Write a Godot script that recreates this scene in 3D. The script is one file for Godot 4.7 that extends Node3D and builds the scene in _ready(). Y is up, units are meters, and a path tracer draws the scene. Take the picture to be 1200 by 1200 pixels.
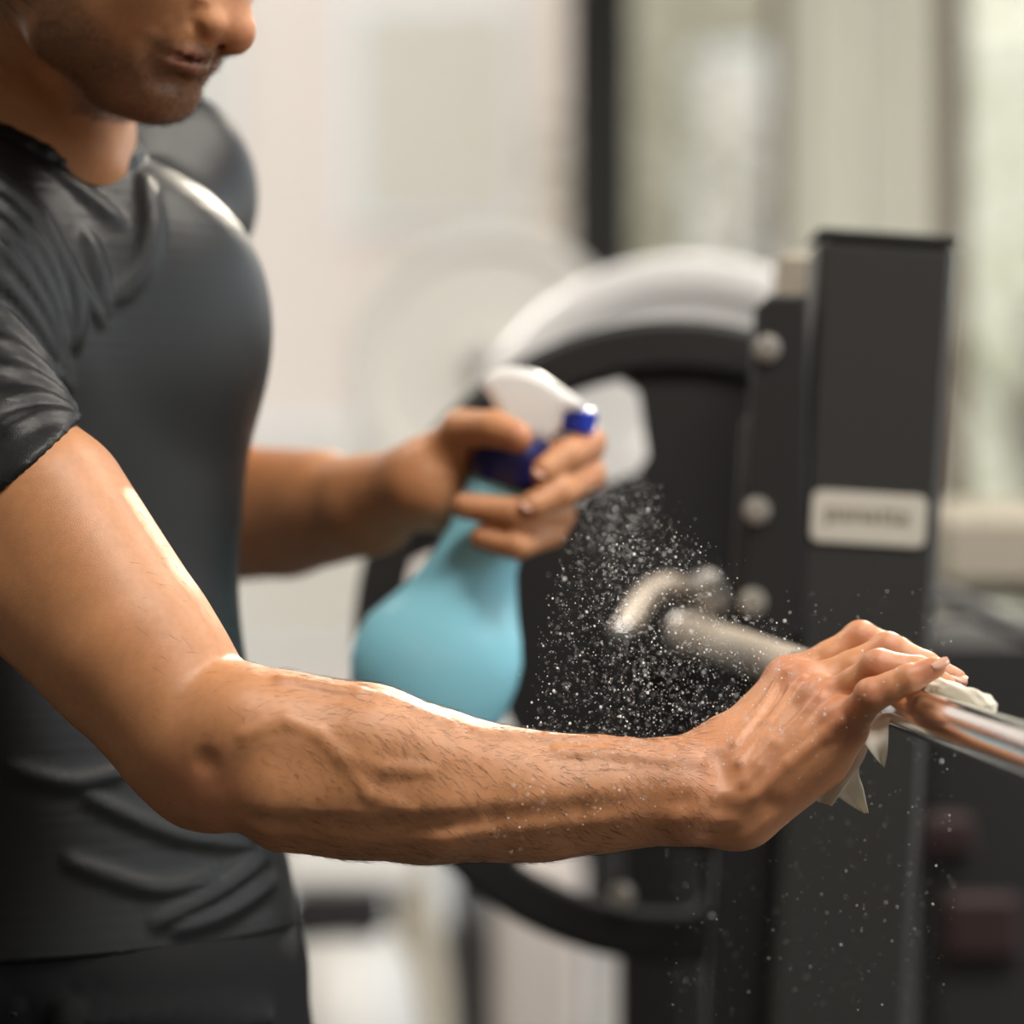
extends Node3D
# A man in a black shirt sprays cleaner and wipes a chrome bar of a rack in a sunlit gym.

const K := 0.000257143          # half field of view over half the frame, per pixel of a 1200 px frame
const EYE := 1.26               # lens height above the floor
const INF := 1000.0
var M := {}                     # materials
var taken := {}

# ---------- sculpting: distance fields meshed as surface nets ----------
class Prim:
	var t := 0
	var g := 0
	var sub := false
	var k := 0.004
	var a: Vector3
	var b: Vector3
	var ba: Vector3
	var il := 0.0
	var ra := 0.0
	var rb := 0.0
	var n: Vector3
	var s := 1.0
	var sd := 1.0
	var bs: Basis
	var r: Vector3
	var ir: Vector3
	var ir2: Vector3
	var tab: Array[PackedFloat32Array]
	var dl: Vector3
	var df: Vector3
	func dist(p: Vector3) -> float:
		if t == 0:
			var q := p - a
			var h := clampf(q.dot(ba) * il, 0.0, 1.0)
			return (q - ba * h).length() - (ra + (rb - ra) * h)
		if t == 1:
			var q := p - a
			var h := clampf(q.dot(ba) * il, 0.0, 1.0)
			q -= ba * h
			q += n * (q.dot(n) * (s - 1.0))
			return (q.length() - (ra + (rb - ra) * h)) * sd
		if t == 2:
			var q := bs * (p - a)
			var k0 := (q * ir).length()
			var k1 := (q * ir2).length()
			return k0 * (k0 - 1.0) / maxf(k1, 0.0001)
		if t == 4:
			return p.dot(n) - ra
		# stack of oval sections: tab rows are y, cx, cz, half width, half depth
		var ys := tab[0]
		var m := ys.size()
		var i := 0
		while i < m - 2 and p.y > ys[i + 1]:
			i += 1
		var f := clampf((p.y - ys[i]) / (ys[i + 1] - ys[i]), 0.0, 1.0)
		f = f * f * (3.0 - 2.0 * f) * 0.5 + f * 0.5
		var qx := p.x - lerpf(tab[1][i], tab[1][i + 1], f)
		var qz := p.z - lerpf(tab[2][i], tab[2][i + 1], f)
		var u := absf(qx * dl.x + qz * dl.z) / lerpf(tab[3][i], tab[3][i + 1], f)
		var v := absf(qx * df.x + qz * df.z) / lerpf(tab[4][i], tab[4][i + 1], f)
		var rr := pow(pow(u, s) + pow(v, s), 1.0 / s)
		var ql := sqrt(qx * qx + qz * qz)
		var d := ql * (1.0 - 1.0 / maxf(rr, 0.02)) if rr > 0.02 else -0.1
		return maxf(maxf(d, p.y - ys[m - 1]), ys[0] - p.y)

class Field:
	var prims: Array[Prim] = []
	var gk := PackedFloat32Array()     # how softly each group joins what came before; negative cuts away
	var kmax := 0.03
	func group(k: float) -> void:
		gk.append(k)
	func put(q: Prim, k: float, cut: bool) -> Prim:
		q.g = gk.size() - 1
		q.k = k
		q.sub = cut
		prims.append(q)
		return q
	func cap(a: Vector3, ra: float, b: Vector3, rb: float, k := 0.004, cut := false) -> Prim:
		var q := Prim.new()
		q.a = a
		q.b = b
		q.ba = b - a
		q.il = 1.0 / maxf((b - a).length_squared(), 1e-10)
		q.ra = ra
		q.rb = rb
		return put(q, k, cut)
	func flat(a: Vector3, ra: float, b: Vector3, rb: float, n: Vector3, s: float, k := 0.004, cut := false) -> Prim:
		var q := cap(a, ra, b, rb, k, cut)
		q.t = 1
		q.n = n.normalized()
		q.s = s
		q.sd = 1.0 / (1.0 + (s - 1.0) * 0.6) if s > 1.0 else 1.0
		return q
	func ball(a: Vector3, r: float, k := 0.004, cut := false) -> Prim:
		return cap(a, r, a + Vector3(0, 0.0001, 0), r, k, cut)
	func ell(c: Vector3, bs: Basis, r: Vector3, k := 0.004, cut := false) -> Prim:
		var q := Prim.new()
		q.t = 2
		q.a = c
		q.bs = bs.orthonormalized().transposed()
		q.r = r
		q.ir = Vector3(1.0 / r.x, 1.0 / r.y, 1.0 / r.z)
		q.ir2 = q.ir * q.ir
		return put(q, k, cut)
	func plane(p: Vector3, n: Vector3, k := 0.002) -> Prim:
		var q := Prim.new()
		q.t = 4
		q.n = n.normalized()
		q.ra = p.dot(q.n)
		return put(q, k, false)
	func chain(pts: Array, rs: Array, k := 0.004, cut := false) -> void:
		for i in pts.size() - 1:
			cap(pts[i], rs[i], pts[i + 1], rs[i + 1], k, cut)
	func eval(p: Vector3, list: Array[Prim]) -> float:
		var all := INF
		var dg := INF
		var cur := -1
		for q in list:
			if q.g != cur:
				if cur >= 0:
					all = join(all, dg, gk[cur])
				cur = q.g
				dg = INF
			var d := q.dist(p)
			var h := 0.0
			if q.sub:
				h = maxf(q.k - absf(dg + d), 0.0)
				dg = maxf(dg, -d) + h * h * 0.25 / q.k
			else:
				h = maxf(q.k - absf(dg - d), 0.0)
				dg = minf(dg, d) - h * h * 0.25 / q.k
		if cur >= 0:
			all = join(all, dg, gk[cur])
		return all
	func join(x: float, y: float, k: float) -> float:
		if k < 0.0:
			var h := maxf(-k - absf(x + y), 0.0)
			return maxf(x, -y) - h * h * 0.25 / k
		var h2 := maxf(k - absf(x - y), 0.0)
		return minf(x, y) - h2 * h2 * 0.25 / k
	func at(p: Vector3) -> float:
		return eval(p, prims)
	func normal(p: Vector3) -> Vector3:
		var e := 0.0008
		return Vector3(at(p + Vector3(e, 0, 0)) - at(p - Vector3(e, 0, 0)), at(p + Vector3(0, e, 0)) - at(p - Vector3(0, e, 0)), at(p + Vector3(0, 0, e)) - at(p - Vector3(0, 0, e))).normalized()
	# where the sight line of a measured outline point meets the surface
	func hit(px: float, py: float, from := 1.4, to := 2.7) -> Vector3:
		var dir := Vector3((px - 600.0) * K, -(py - 600.0) * K, -1.0)
		var d := from
		var o := Vector3(0, EYE, 0)
		while d < to:
			var v := at(o + dir * d)
			if v < 0.0003:
				break
			d += clampf(v * 0.8, 0.0005, 0.1)
		return o + dir * d

class Hide:
	var v := PackedVector3Array()
	var n := PackedVector3Array()
	var c := PackedColorArray()
	var i := PackedInt32Array()

# Mesh the part of a field inside a box; cells near the surface only.
func nets(f: Field, lo: Vector3, hi: Vector3, cell: float, out: Hide) -> void:
	var nx := int(ceil((hi.x - lo.x) / cell)) + 1
	var ny := int(ceil((hi.y - lo.y) / cell)) + 1
	var nz := int(ceil((hi.z - lo.z) / cell)) + 1
	var vals := PackedFloat32Array()
	vals.resize(nx * ny * nz)
	vals.fill(1.0)
	var ids := PackedInt32Array()
	ids.resize(nx * ny * nz)
	ids.fill(-1)
	var sy := nx
	var sz := nx * ny
	var live := []
	var r16 := cell * 8.0 * 1.7321 * 1.15
	var r4 := cell * 2.0 * 1.7321 * 1.15
	for cz in range(0, nz, 16):
		for cy in range(0, ny, 16):
			for cx in range(0, nx, 16):
				var c16 := lo + Vector3(cx + 8, cy + 8, cz + 8) * cell
				var far: Array[Prim] = []
				for q in f.prims:
					if q.dist(c16) < r16 + maxf(q.k, absf(f.gk[q.g])):
						far.append(q)
				if far.is_empty():
					continue
				for bz in range(cz, mini(cz + 16, nz), 4):
					for by in range(cy, mini(cy + 16, ny), 4):
						for bx in range(cx, mini(cx + 16, nx), 4):
							var c := lo + Vector3(bx + 2, by + 2, bz + 2) * cell
							var near: Array[Prim] = []
							for q in far:
								if q.dist(c) < r4 + cell + maxf(q.k, absf(f.gk[q.g])):
									near.append(q)
							if near.is_empty():
								continue
							var e := f.eval(c, near)
							var x1 := mini(bx + 4, nx)
							var y1 := mini(by + 4, ny)
							var z1 := mini(bz + 4, nz)
							if e > r4 + cell:
								continue
							var inside := e < -(r4 + cell)
							if not inside:
								live.append([bx, by, bz, x1, y1, z1])
							for z in range(bz, z1):
								for y in range(by, y1):
									var r1 := z * sz + y * sy
									for x in range(bx, x1):
										vals[r1 + x] = -1.0 if inside else f.eval(lo + Vector3(x, y, z) * cell, near)
	for bl in live:
		for z in range(bl[2], mini(bl[5], nz - 1)):
			for y in range(bl[1], mini(bl[4], ny - 1)):
				for x in range(bl[0], mini(bl[3], nx - 1)):
					var o: int = z * sz + y * sy + x
					var a := vals[o]
					var b := vals[o + 1]
					var c := vals[o + sy]
					var d := vals[o + sy + 1]
					var e := vals[o + sz]
					var g := vals[o + sz + 1]
					var h := vals[o + sz + sy]
					var j := vals[o + sz + sy + 1]
					var neg := int(a < 0) + int(b < 0) + int(c < 0) + int(d < 0) + int(e < 0) + int(g < 0) + int(h < 0) + int(j < 0)
					if neg == 0 or neg == 8:
						continue
					var p := Vector3.ZERO
					var m := 0
					if (a < 0) != (b < 0): p += Vector3(a / (a - b), 0, 0); m += 1
					if (c < 0) != (d < 0): p += Vector3(c / (c - d), 1, 0); m += 1
					if (e < 0) != (g < 0): p += Vector3(e / (e - g), 0, 1); m += 1
					if (h < 0) != (j < 0): p += Vector3(h / (h - j), 1, 1); m += 1
					if (a < 0) != (c < 0): p += Vector3(0, a / (a - c), 0); m += 1
					if (b < 0) != (d < 0): p += Vector3(1, b / (b - d), 0); m += 1
					if (e < 0) != (h < 0): p += Vector3(0, e / (e - h), 1); m += 1
					if (g < 0) != (j < 0): p += Vector3(1, g / (g - j), 1); m += 1
					if (a < 0) != (e < 0): p += Vector3(0, 0, a / (a - e)); m += 1
					if (b < 0) != (g < 0): p += Vector3(1, 0, b / (b - g)); m += 1
					if (c < 0) != (h < 0): p += Vector3(0, 1, c / (c - h)); m += 1
					if (d < 0) != (j < 0): p += Vector3(1, 1, d / (d - j)); m += 1
					p /= m
					ids[o] = out.v.size()
					out.v.append(lo + (Vector3(x, y, z) + p) * cell)
					var gx := lerpf(lerpf(b - a, d - c, p.y), lerpf(g - e, j - h, p.y), p.z)
					var gy := lerpf(lerpf(c - a, d - b, p.x), lerpf(h - e, j - g, p.x), p.z)
					var gz := lerpf(lerpf(e - a, g - b, p.x), lerpf(h - c, j - d, p.x), p.y)
					out.n.append(Vector3(gx, gy, gz).normalized())
	for bl in live:
		for z in range(maxi(bl[2], 1), mini(bl[5], nz - 1)):
			for y in range(maxi(bl[1], 1), mini(bl[4], ny - 1)):
				for x in range(maxi(bl[0], 1), mini(bl[3], nx - 1)):
					var o: int = z * sz + y * sy + x
					var s := vals[o] < 0.0
					if s != (vals[o + 1] < 0.0):
						quad(out, ids[o], ids[o - sy], ids[o - sy - sz], ids[o - sz], s)
					if s != (vals[o + sy] < 0.0):
						quad(out, ids[o], ids[o - sz], ids[o - 1 - sz], ids[o - 1], s)
					if s != (vals[o + sz] < 0.0):
						quad(out, ids[o], ids[o - 1], ids[o - 1 - sy], ids[o - sy], s)

func quad(out: Hide, a: int, b: int, c: int, d: int, s: bool) -> void:
	if a < 0 or b < 0 or c < 0 or d < 0:
		return
	if s:
		out.i.append_array([a, c, b, a, d, c])
	else:
		out.i.append_array([a, b, c, a, c, d])

func skin_mesh(s: Hide) -> ArrayMesh:
	var arr := []
	arr.resize(Mesh.ARRAY_MAX)
	arr[Mesh.ARRAY_VERTEX] = s.v
	arr[Mesh.ARRAY_NORMAL] = s.n
	if s.c.size() == s.v.size():
		arr[Mesh.ARRAY_COLOR] = s.c
	arr[Mesh.ARRAY_INDEX] = s.i
	var m := ArrayMesh.new()
	m.add_surface_from_arrays(Mesh.PRIMITIVE_TRIANGLES, arr)
	return m

# ---------- small helpers ----------
func P(px: float, py: float, d: float) -> Vector3:      # a measured point at its distance, in metres
	return Vector3((px - 600.0) * K * d, EYE - (py - 600.0) * K * d, -d)

func PA(rows: Array) -> Array:
	var out := []
	for r in rows:
		out.append(P(r[0], r[1], r[2]))
	return out

func numbered(called: String) -> String:
	if not taken.has(called):
		taken[called] = 0
		return called
	taken[called] += 1
	return "%s_%03d" % [called, taken[called]]

func tag(o: Node, label: String, category: String, group := "") -> Node:
	o.set_meta("label", label)
	o.set_meta("category", category)
	if group:
		o.set_meta("group", group)
	return o

func thing(called: String, label: String, category: String, at := Vector3.ZERO, group := "") -> Node3D:
	var o := Node3D.new()
	o.name = numbered(called)
	add_child(o)
	o.position = at
	tag(o, label, category, group)
	return o

func obj(called: String, mesh: Mesh, mat: Material, parent: Node = null, xf := Transform3D()) -> MeshInstance3D:
	var o := MeshInstance3D.new()
	o.mesh = mesh
	o.material_override = mat
	o.transform = xf
	if parent == null:
		o.name = numbered(called)
		add_child(o)
	else:
		o.name = called
		parent.add_child(o, true)
	return o

func struct(called: String, mesh: Mesh, mat: Material, xf := Transform3D()) -> MeshInstance3D:
	var o := obj(called, mesh, mat, null, xf)
	o.set_meta("kind", "structure")
	return o

func mat(c: Color, rough := 0.6, metal := 0.0) -> StandardMaterial3D:      # c is linear
	var m := StandardMaterial3D.new()
	m.albedo_color = c.linear_to_srgb()
	m.roughness = rough
	m.metallic = metal
	return m

func noise_tex(freq: float, oct: int, seed_: int, lo: Color, hi: Color, size := 512, kind := FastNoiseLite.TYPE_SIMPLEX_SMOOTH) -> NoiseTexture2D:
	var nz := FastNoiseLite.new()
	nz.noise_type = kind
	nz.frequency = freq
	nz.fractal_octaves = oct
	nz.seed = seed_
	var t := NoiseTexture2D.new()
	t.width = size
	t.height = size
	t.seamless = true
	t.noise = nz
	var g := Gradient.new()
	g.set_color(0, lo)
	g.set_color(1, hi)
	t.color_ramp = g
	return t

func relief(m: StandardMaterial3D, t: Texture2D, scale: float, cm: float) -> void:
	m.uv1_triplanar = true
	m.uv1_world_triplanar = true
	m.uv1_scale = Vector3.ONE * scale
	m.heightmap_enabled = true
	m.heightmap_texture = t
	m.heightmap_scale = cm

# A box with chamfered edges, centred.
func boxm(size: Vector3, bev := 0.004) -> ArrayMesh:
	var st := SurfaceTool.new()
	st.begin(Mesh.PRIMITIVE_TRIANGLES)
	st.set_smooth_group(-1)
	add_box(st, Transform3D(), size, bev)
	st.generate_normals()
	return st.commit()

func face(st: SurfaceTool, pts: Array, out_dir: Vector3) -> void:
	var nn: Vector3 = (pts[1] - pts[0]).cross(pts[2] - pts[0])
	var q := pts.duplicate()
	if nn.dot(out_dir) > 0.0:
		q.reverse()
	for k in range(1, q.size() - 1):
		st.add_vertex(q[0])
		st.add_vertex(q[k])
		st.add_vertex(q[k + 1])

func add_box(st: SurfaceTool, xf: Transform3D, size: Vector3, bev := 0.004) -> void:
	var h := size * 0.5
	bev = minf(bev, minf(h.x, minf(h.y, h.z)) * 0.45)
	var axes := [Vector3.RIGHT, Vector3.UP, Vector3.BACK]
	for a in 3:
		var b := (a + 1) % 3
		var c := (a + 2) % 3
		for s in [-1.0, 1.0]:
			var pts := []
			for e in [[-1, -1], [1, -1], [1, 1], [-1, 1]]:
				var p := Vector3.ZERO
				p[a] = s * h[a]
				p[b] = e[0] * (h[b] - bev)
				p[c] = e[1] * (h[c] - bev)
				pts.append(xf * p)
			face(st, pts, xf.basis * (axes[a] * s))
			for s2 in [-1.0, 1.0]:      # edge between axes a and b
				var q := []
				for e in [[0, -1], [0, 1], [1, 1], [1, -1]]:
					var p := Vector3.ZERO
					p[a] = s * (h[a] - (bev if e[0] else 0.0))
					p[b] = s2 * (h[b] - (0.0 if e[0] else bev))
					p[c] = e[1] * (h[c] - bev)
					q.append(xf * p)
				face(st, q, xf.basis * (axes[a] * s + axes[b] * s2))
	for x in [-1.0, 1.0]:
		for y in [-1.0, 1.0]:
			for z in [-1.0, 1.0]:
				var o := Vector3(x, y, z)
				var t := []
				for a in 3:
					var p := o * (h - Vector3.ONE * bev)
					p[a] = o[a] * h[a]
					t.append(xf * p)
				face(st, t, xf.basis * o)

# A tube of given radii along points; ends closed and rounded a little.
func tube(pts: Array, radii: Array, seg := 20, closed := true) -> ArrayMesh:
	var st := SurfaceTool.new()
	st.begin(Mesh.PRIMITIVE_TRIANGLES)
	add_tube(st, pts, radii, seg, closed)
	st.generate_normals()
	return st.commit()

func add_tube(st: SurfaceTool, pts: Array, radii: Array, seg := 20, closed := true) -> void:
	var rings := []
	var up := Vector3.UP
	var last := Vector3.ZERO
	for i in pts.size():
		var dir: Vector3 = (pts[mini(i + 1, pts.size() - 1)] - pts[maxi(i - 1, 0)]).normalized()
		if i == 0:
			up = Vector3.UP if absf(dir.y) < 0.9 else Vector3.RIGHT
		else:
			up = last
		var x := up.cross(dir).normalized()
		last = dir.cross(x).normalized()
		var ring := []
		for k in seg:
			var an := TAU * k / seg
			ring.append(pts[i] + (x * cos(an) + last * sin(an)) * float(radii[i]))
		rings.append(ring)
	st.set_smooth_group(0)
	for i in rings.size() - 1:
		for k in seg:
			var k2 := (k + 1) % seg
			for v in [rings[i][k], rings[i + 1][k], rings[i + 1][k2], rings[i][k], rings[i + 1][k2], rings[i][k2]]:
				st.add_vertex(v)
	if closed:
		st.set_smooth_group(-1)
		for k in seg:
			var k2 := (k + 1) % seg
			for v in [pts[0], rings[0][k], rings[0][k2]]:
				st.add_vertex(v)
			for v in [pts[-1], rings[-1][k2], rings[-1][k]]:
				st.add_vertex(v)

# Revolve [radius, height] rows about y.
func lathe(rows: Array, seg := 40, smooth := true) -> ArrayMesh:
	var st := SurfaceTool.new()
	st.begin(Mesh.PRIMITIVE_TRIANGLES)
	st.set_smooth_group(0 if smooth else -1)
	for i in rows.size() - 1:
		for k in seg:
			var a0 := TAU * k / seg
			var a1 := TAU * (k + 1) / seg
			var p := [Vector3(cos(a0) * rows[i][0], rows[i][1], sin(a0) * rows[i][0]), Vector3(cos(a1) * rows[i][0], rows[i][1], sin(a1) * rows[i][0]), Vector3(cos(a1) * rows[i + 1][0], rows[i + 1][1], sin(a1) * rows[i + 1][0]), Vector3(cos(a0) * rows[i + 1][0], rows[i + 1][1], sin(a0) * rows[i + 1][0])]
			if rows[i][0] > 0.00001:
				for q in [0, 1, 2]:
					st.add_vertex(p[q])
			if rows[i + 1][0] > 0.00001:
				for q in [0, 2, 3]:
					st.add_vertex(p[q])
	st.generate_normals()
	return st.commit()

# Loft through rings of equal length (lists of points), closed at both ends when asked.
func loft(rings: Array, cap_ends := true) -> ArrayMesh:
	var tri := []
	var m: int = rings[0].size()
	for i in rings.size() - 1:
		for k in m:
			var k2 := (k + 1) % m
			tri.append([rings[i][k], rings[i + 1][k], rings[i + 1][k2], 0])
			tri.append([rings[i][k], rings[i + 1][k2], rings[i][k2], 0])
	if cap_ends:
		for e in [0, rings.size() - 1]:
			var c := Vector3.ZERO
			for v in rings[e]:
				c += v
			c /= m
			for k in m:
				var k2 := (k + 1) % m
				tri.append([c, rings[e][k], rings[e][k2], -1] if e == 0 else [c, rings[e][k2], rings[e][k], -1])
	var vol := 0.0
	for t in tri:
		vol += (t[0] as Vector3).dot((t[2] as Vector3).cross(t[1]))
	var st := SurfaceTool.new()
	st.begin(Mesh.PRIMITIVE_TRIANGLES)
	for t in tri:
		st.set_smooth_group(t[3])
		st.add_vertex(t[0])
		st.add_vertex(t[1] if vol > 0.0 else t[2])
		st.add_vertex(t[2] if vol > 0.0 else t[1])
	st.generate_normals()
	return st.commit()

# A flat outline given depth, with a rounded rim.
func slab(poly: PackedVector2Array, depth: float, bev: float) -> ArrayMesh:
	if Geometry2D.is_polygon_clockwise(poly):
		poly.reverse()
	var rings := []
	for step in [[0.0, 1.0], [0.3, 0.3], [1.0, 0.0]]:      # depth taken off, inset
		rings.append([step[1] * bev, depth * 0.5 - step[0] * bev])
	var inset := func(d: float) -> PackedVector2Array:
		var out := PackedVector2Array()
		var m := poly.size()
		for i in m:
			var a := (poly[i] - poly[(i + m - 1) % m]).normalized()
			var b := (poly[(i + 1) % m] - poly[i]).normalized()
			var nn := (Vector2(-a.y, a.x) + Vector2(-b.y, b.x)).normalized()
			out.append(poly[i] + nn * d)
		return out
	var st := SurfaceTool.new()
	st.begin(Mesh.PRIMITIVE_TRIANGLES)
	var loops := []
	for r in rings:
		loops.append([inset.call(r[0]), r[1]])
	for r in range(rings.size() - 1, -1, -1):
		loops.append([inset.call(rings[r][0]), -rings[r][1]])
	st.set_smooth_group(0)
	var m := poly.size()
	for i in loops.size() - 1:
		for k in m:
			var k2 := (k + 1) % m
			var p0 := Vector3(loops[i][0][k].x, loops[i][0][k].y, loops[i][1])
			var p1 := Vector3(loops[i][0][k2].x, loops[i][0][k2].y, loops[i][1])
			var p2 := Vector3(loops[i + 1][0][k2].x, loops[i + 1][0][k2].y, loops[i + 1][1])
			var p3 := Vector3(loops[i + 1][0][k].x, loops[i + 1][0][k].y, loops[i + 1][1])
			for v in [p0, p1, p2, p0, p2, p3]:
				st.add_vertex(v)
	st.set_smooth_group(-1)
	for e in [0, loops.size() - 1]:
		var tri := Geometry2D.triangulate_polygon(poly)
		for t in range(0, tri.size(), 3):
			var pts := []
			for q in 3:
				var v: Vector2 = loops[e][0][tri[t + q]]
				pts.append(Vector3(v.x, v.y, loops[e][1]))
			face(st, pts, Vector3(0, 0, 1 if e == 0 else -1))
	st.generate_normals()
	return st.commit()

func aim(from: Vector3, to: Vector3, up := Vector3.UP) -> Transform3D:      # y axis runs from -> to
	var y := (to - from).normalized()
	var x := up.cross(y)
	x = Vector3.RIGHT if x.length() < 0.001 else x.normalized()
	return Transform3D(Basis(x, y, x.cross(y)), from)

func _ready() -> void:
	# camera
	var cam := Camera3D.new()
	cam.name = "camera"
	add_child(cam)
	cam.position = Vector3(0, EYE, 0)
	cam.near = 0.05
	cam.far = 200.0
	var lens := CameraAttributesPhysical.new()
	lens.frustum_focal_length = 77.774      # 24 mm high sensor: 17.54 degrees
	lens.frustum_focus_distance = 1.75
	lens.exposure_aperture = 2.2
	lens.frustum_far = 200.0
	cam.attributes = lens
	cam.current = true
	# sky, sun and exposure
	var env := Environment.new()
	env.background_mode = Environment.BG_SKY
	var sm := ProceduralSkyMaterial.new()
	sm.sky_top_color = Color(0.90, 0.94, 0.99)
	sm.sky_horizon_color = Color(1.0, 0.985, 0.95)
	sm.ground_bottom_color = Color(0.70, 0.67, 0.62)
	sm.ground_horizon_color = Color(0.80, 0.78, 0.74)
	var sky := Sky.new()
	sky.sky_material = sm
	env.sky = sky
	env.background_energy_multiplier = 2.6
	env.tonemap_mode = Environment.TONE_MAPPER_LINEAR
	env.tonemap_exposure = 1.0
	env.sdfgi_enabled = true
	env.ssao_enabled = true
	env.ssil_enabled = true
	var we := WorldEnvironment.new()
	we.name = "world_environment"
	we.environment = env
	add_child(we)
	var sun := DirectionalLight3D.new()
	sun.name = "sun"
	add_child(sun)
	sun.look_at_from_position(Vector3(1.7, 3.3, -7.4), Vector3.ZERO)
	sun.light_color = Color(1.0, 0.95, 0.86)
	sun.light_energy = 0.9
	sun.light_angular_distance = 0.6
	sun.shadow_enabled = true
	sun.sky_mode = DirectionalLight3D.SKY_MODE_LIGHT_ONLY
	build_materials()
	build_room()
	build_lamps()
	build_person()
	build_bar()
	build_bottle()
	build_cloth()
	build_rack()
	build_background()
	build_spray()

func build_materials() -> void:
	M.skin = mat(Color(1, 1, 1), 0.42)
	M.skin.vertex_color_use_as_albedo = true
	M.skin.subsurf_scatter_enabled = true
	M.skin.subsurf_scatter_strength = 0.08
	relief(M.skin, noise_tex(0.11, 3, 3, Color(0, 0, 0), Color(1, 1, 1), 512), 30.0, 0.016)
	M.nail = mat(Color(0.62, 0.36, 0.26), 0.28)
	M.eye = mat(Color(0.75, 0.72, 0.68), 0.1)
	M.hair = mat(Color(0.035, 0.02, 0.012), 0.5)
	M.beard = mat(Color(0.03, 0.017, 0.010), 0.45)
	M.shirt = mat(Color(0.0055, 0.0065, 0.0072), 0.42)
	M.shirt.metallic_specular = 0.39
	relief(M.shirt, noise_tex(0.25, 2, 5, Color(0, 0, 0), Color(1, 1, 1), 512), 9.0, 0.02)
	M.trousers = mat(Color(0.006, 0.0065, 0.0075), 0.8)
	M.trousers.metallic_specular = 0.3
	M.shoe = mat(Color(0.03, 0.03, 0.033), 0.6)
	M.chrome = mat(Color(0.80, 0.79, 0.78), 0.11, 1.0)
	M.steel = mat(Color(0.62, 0.60, 0.57), 0.28, 1.0)
	M.charcoal = mat(Color(0.030, 0.030, 0.029), 0.45)
	relief(M.charcoal, noise_tex(0.4, 2, 8, Color(0, 0, 0), Color(1, 1, 1), 512), 6.0, 0.012)
	M.black = mat(Color(0.012, 0.012, 0.0125), 0.5)
	M.rubber = mat(Color(0.009, 0.009, 0.010), 0.62)
	relief(M.rubber, noise_tex(0.35, 3, 12, Color(0, 0, 0), Color(1, 1, 1), 512), 5.0, 0.03)
	M.badge = mat(Color(0.60, 0.57, 0.50), 0.45)
	M.badge_ink = mat(Color(0.20, 0.18, 0.14), 0.6)
	M.cloth = mat(Color(0.78, 0.75, 0.67), 0.9)
	relief(M.cloth, noise_tex(0.3, 2, 21, Color(0, 0, 0), Color(1, 1, 1), 512), 30.0, 0.03)
	M.cloth.backlight_enabled = true
	M.cloth.backlight = Color(0.72, 0.70, 0.64)
	M.bottle = mat(Color(0.36, 0.83, 1.0), 0.16)
	M.bottle.backlight_enabled = true
	M.bottle.backlight = Color(0.26, 0.38, 0.42)
	M.white_plastic = mat(Color(0.82, 0.82, 0.80), 0.22)
	M.white_plastic.backlight_enabled = true
	M.white_plastic.backlight = Color(0.8, 0.8, 0.8)
	M.navy = mat(Color(0.018, 0.022, 0.14), 0.3)
	M.blue = mat(Color(0.018, 0.05, 0.50), 0.25)
	M.drop = mat(Color(0.92, 0.94, 0.95), 0.12)
	M.drop.backlight_enabled = true
	M.drop.backlight = Color(1, 1, 1)
	M.white_paint = mat(Color(0.74, 0.73, 0.70), 0.4)
	M.cream = mat(Color(0.62, 0.55, 0.45), 0.7)
	M.beige = mat(Color(0.40, 0.36, 0.29), 0.6)
	M.silver = mat(Color(0.86, 0.86, 0.86), 0.3, 0.15)
	M.pale_wall = mat(Color(0.70, 0.69, 0.56), 0.9)
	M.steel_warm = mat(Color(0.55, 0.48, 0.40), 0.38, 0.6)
	M.reflection_beige = mat(Color(0.42, 0.36, 0.29), 0.6)  # beige painted in for warm surroundings mirrored in the chrome
	M.bolt = mat(Color(0.55, 0.53, 0.49), 0.35, 0.8)
	M.charcoal_dark = mat(Color(0.018, 0.018, 0.018), 0.5)
	M.cream_gloss = mat(Color(0.84, 0.83, 0.78), 0.3)
	M.pad = mat(Color(0.66, 0.60, 0.56), 0.5)
	M.curtain = mat(Color(0.74, 0.74, 0.72), 0.9)
	M.curtain.backlight_enabled = true
	M.curtain.backlight = Color(1.0, 1.0, 0.97)
	M.facade = mat(Color(0.76, 0.64, 0.545), 0.9)
	relief(M.facade, noise_tex(0.05, 3, 40, Color(0, 0, 0), Color(1, 1, 1), 512), 0.6, 0.5)
	M.paving = mat(Color(0.52, 0.49, 0.44), 0.9)
	M.bark = mat(Color(0.10, 0.075, 0.05), 0.9)
	M.leaf = mat(Color(0.13, 0.115, 0.065), 0.6)
	M.leaf.backlight_enabled = true
	M.leaf.backlight = Color(0.42, 0.40, 0.24)
	M.leaf2 = mat(Color(0.26, 0.25, 0.14), 0.6)
	M.leaf2.backlight_enabled = true
	M.leaf2.backlight = Color(0.60, 0.60, 0.38)
	M.matte = mat(Color(0.012, 0.012, 0.0125), 0.9)
	M.red = mat(Color(0.022, 0.006, 0.006), 0.7)
	M.grey_tube = mat(Color(0.10, 0.10, 0.105), 0.75)
	M.ochre = mat(Color(0.36, 0.32, 0.22), 0.9)
	M.floor = mat(Color(0.055, 0.052, 0.05), 0.75)
	M.wall = mat(Color(0.26, 0.235, 0.20), 0.85)
	M.ceiling = mat(Color(0.62, 0.60, 0.56), 0.9)
	M.frame = mat(Color(0.020, 0.020, 0.019), 0.55)
	M.brown = mat(Color(0.16, 0.105, 0.065), 0.6)
	M.glass = StandardMaterial3D.new()
	M.glass.albedo_color = Color(0.95, 0.97, 0.96, 0.06)
	M.glass.transparency = BaseMaterial3D.TRANSPARENCY_ALPHA
	M.glass.roughness = 0.02
	M.lamp = mat(Color(0.8, 0.8, 0.8), 0.5)
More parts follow.
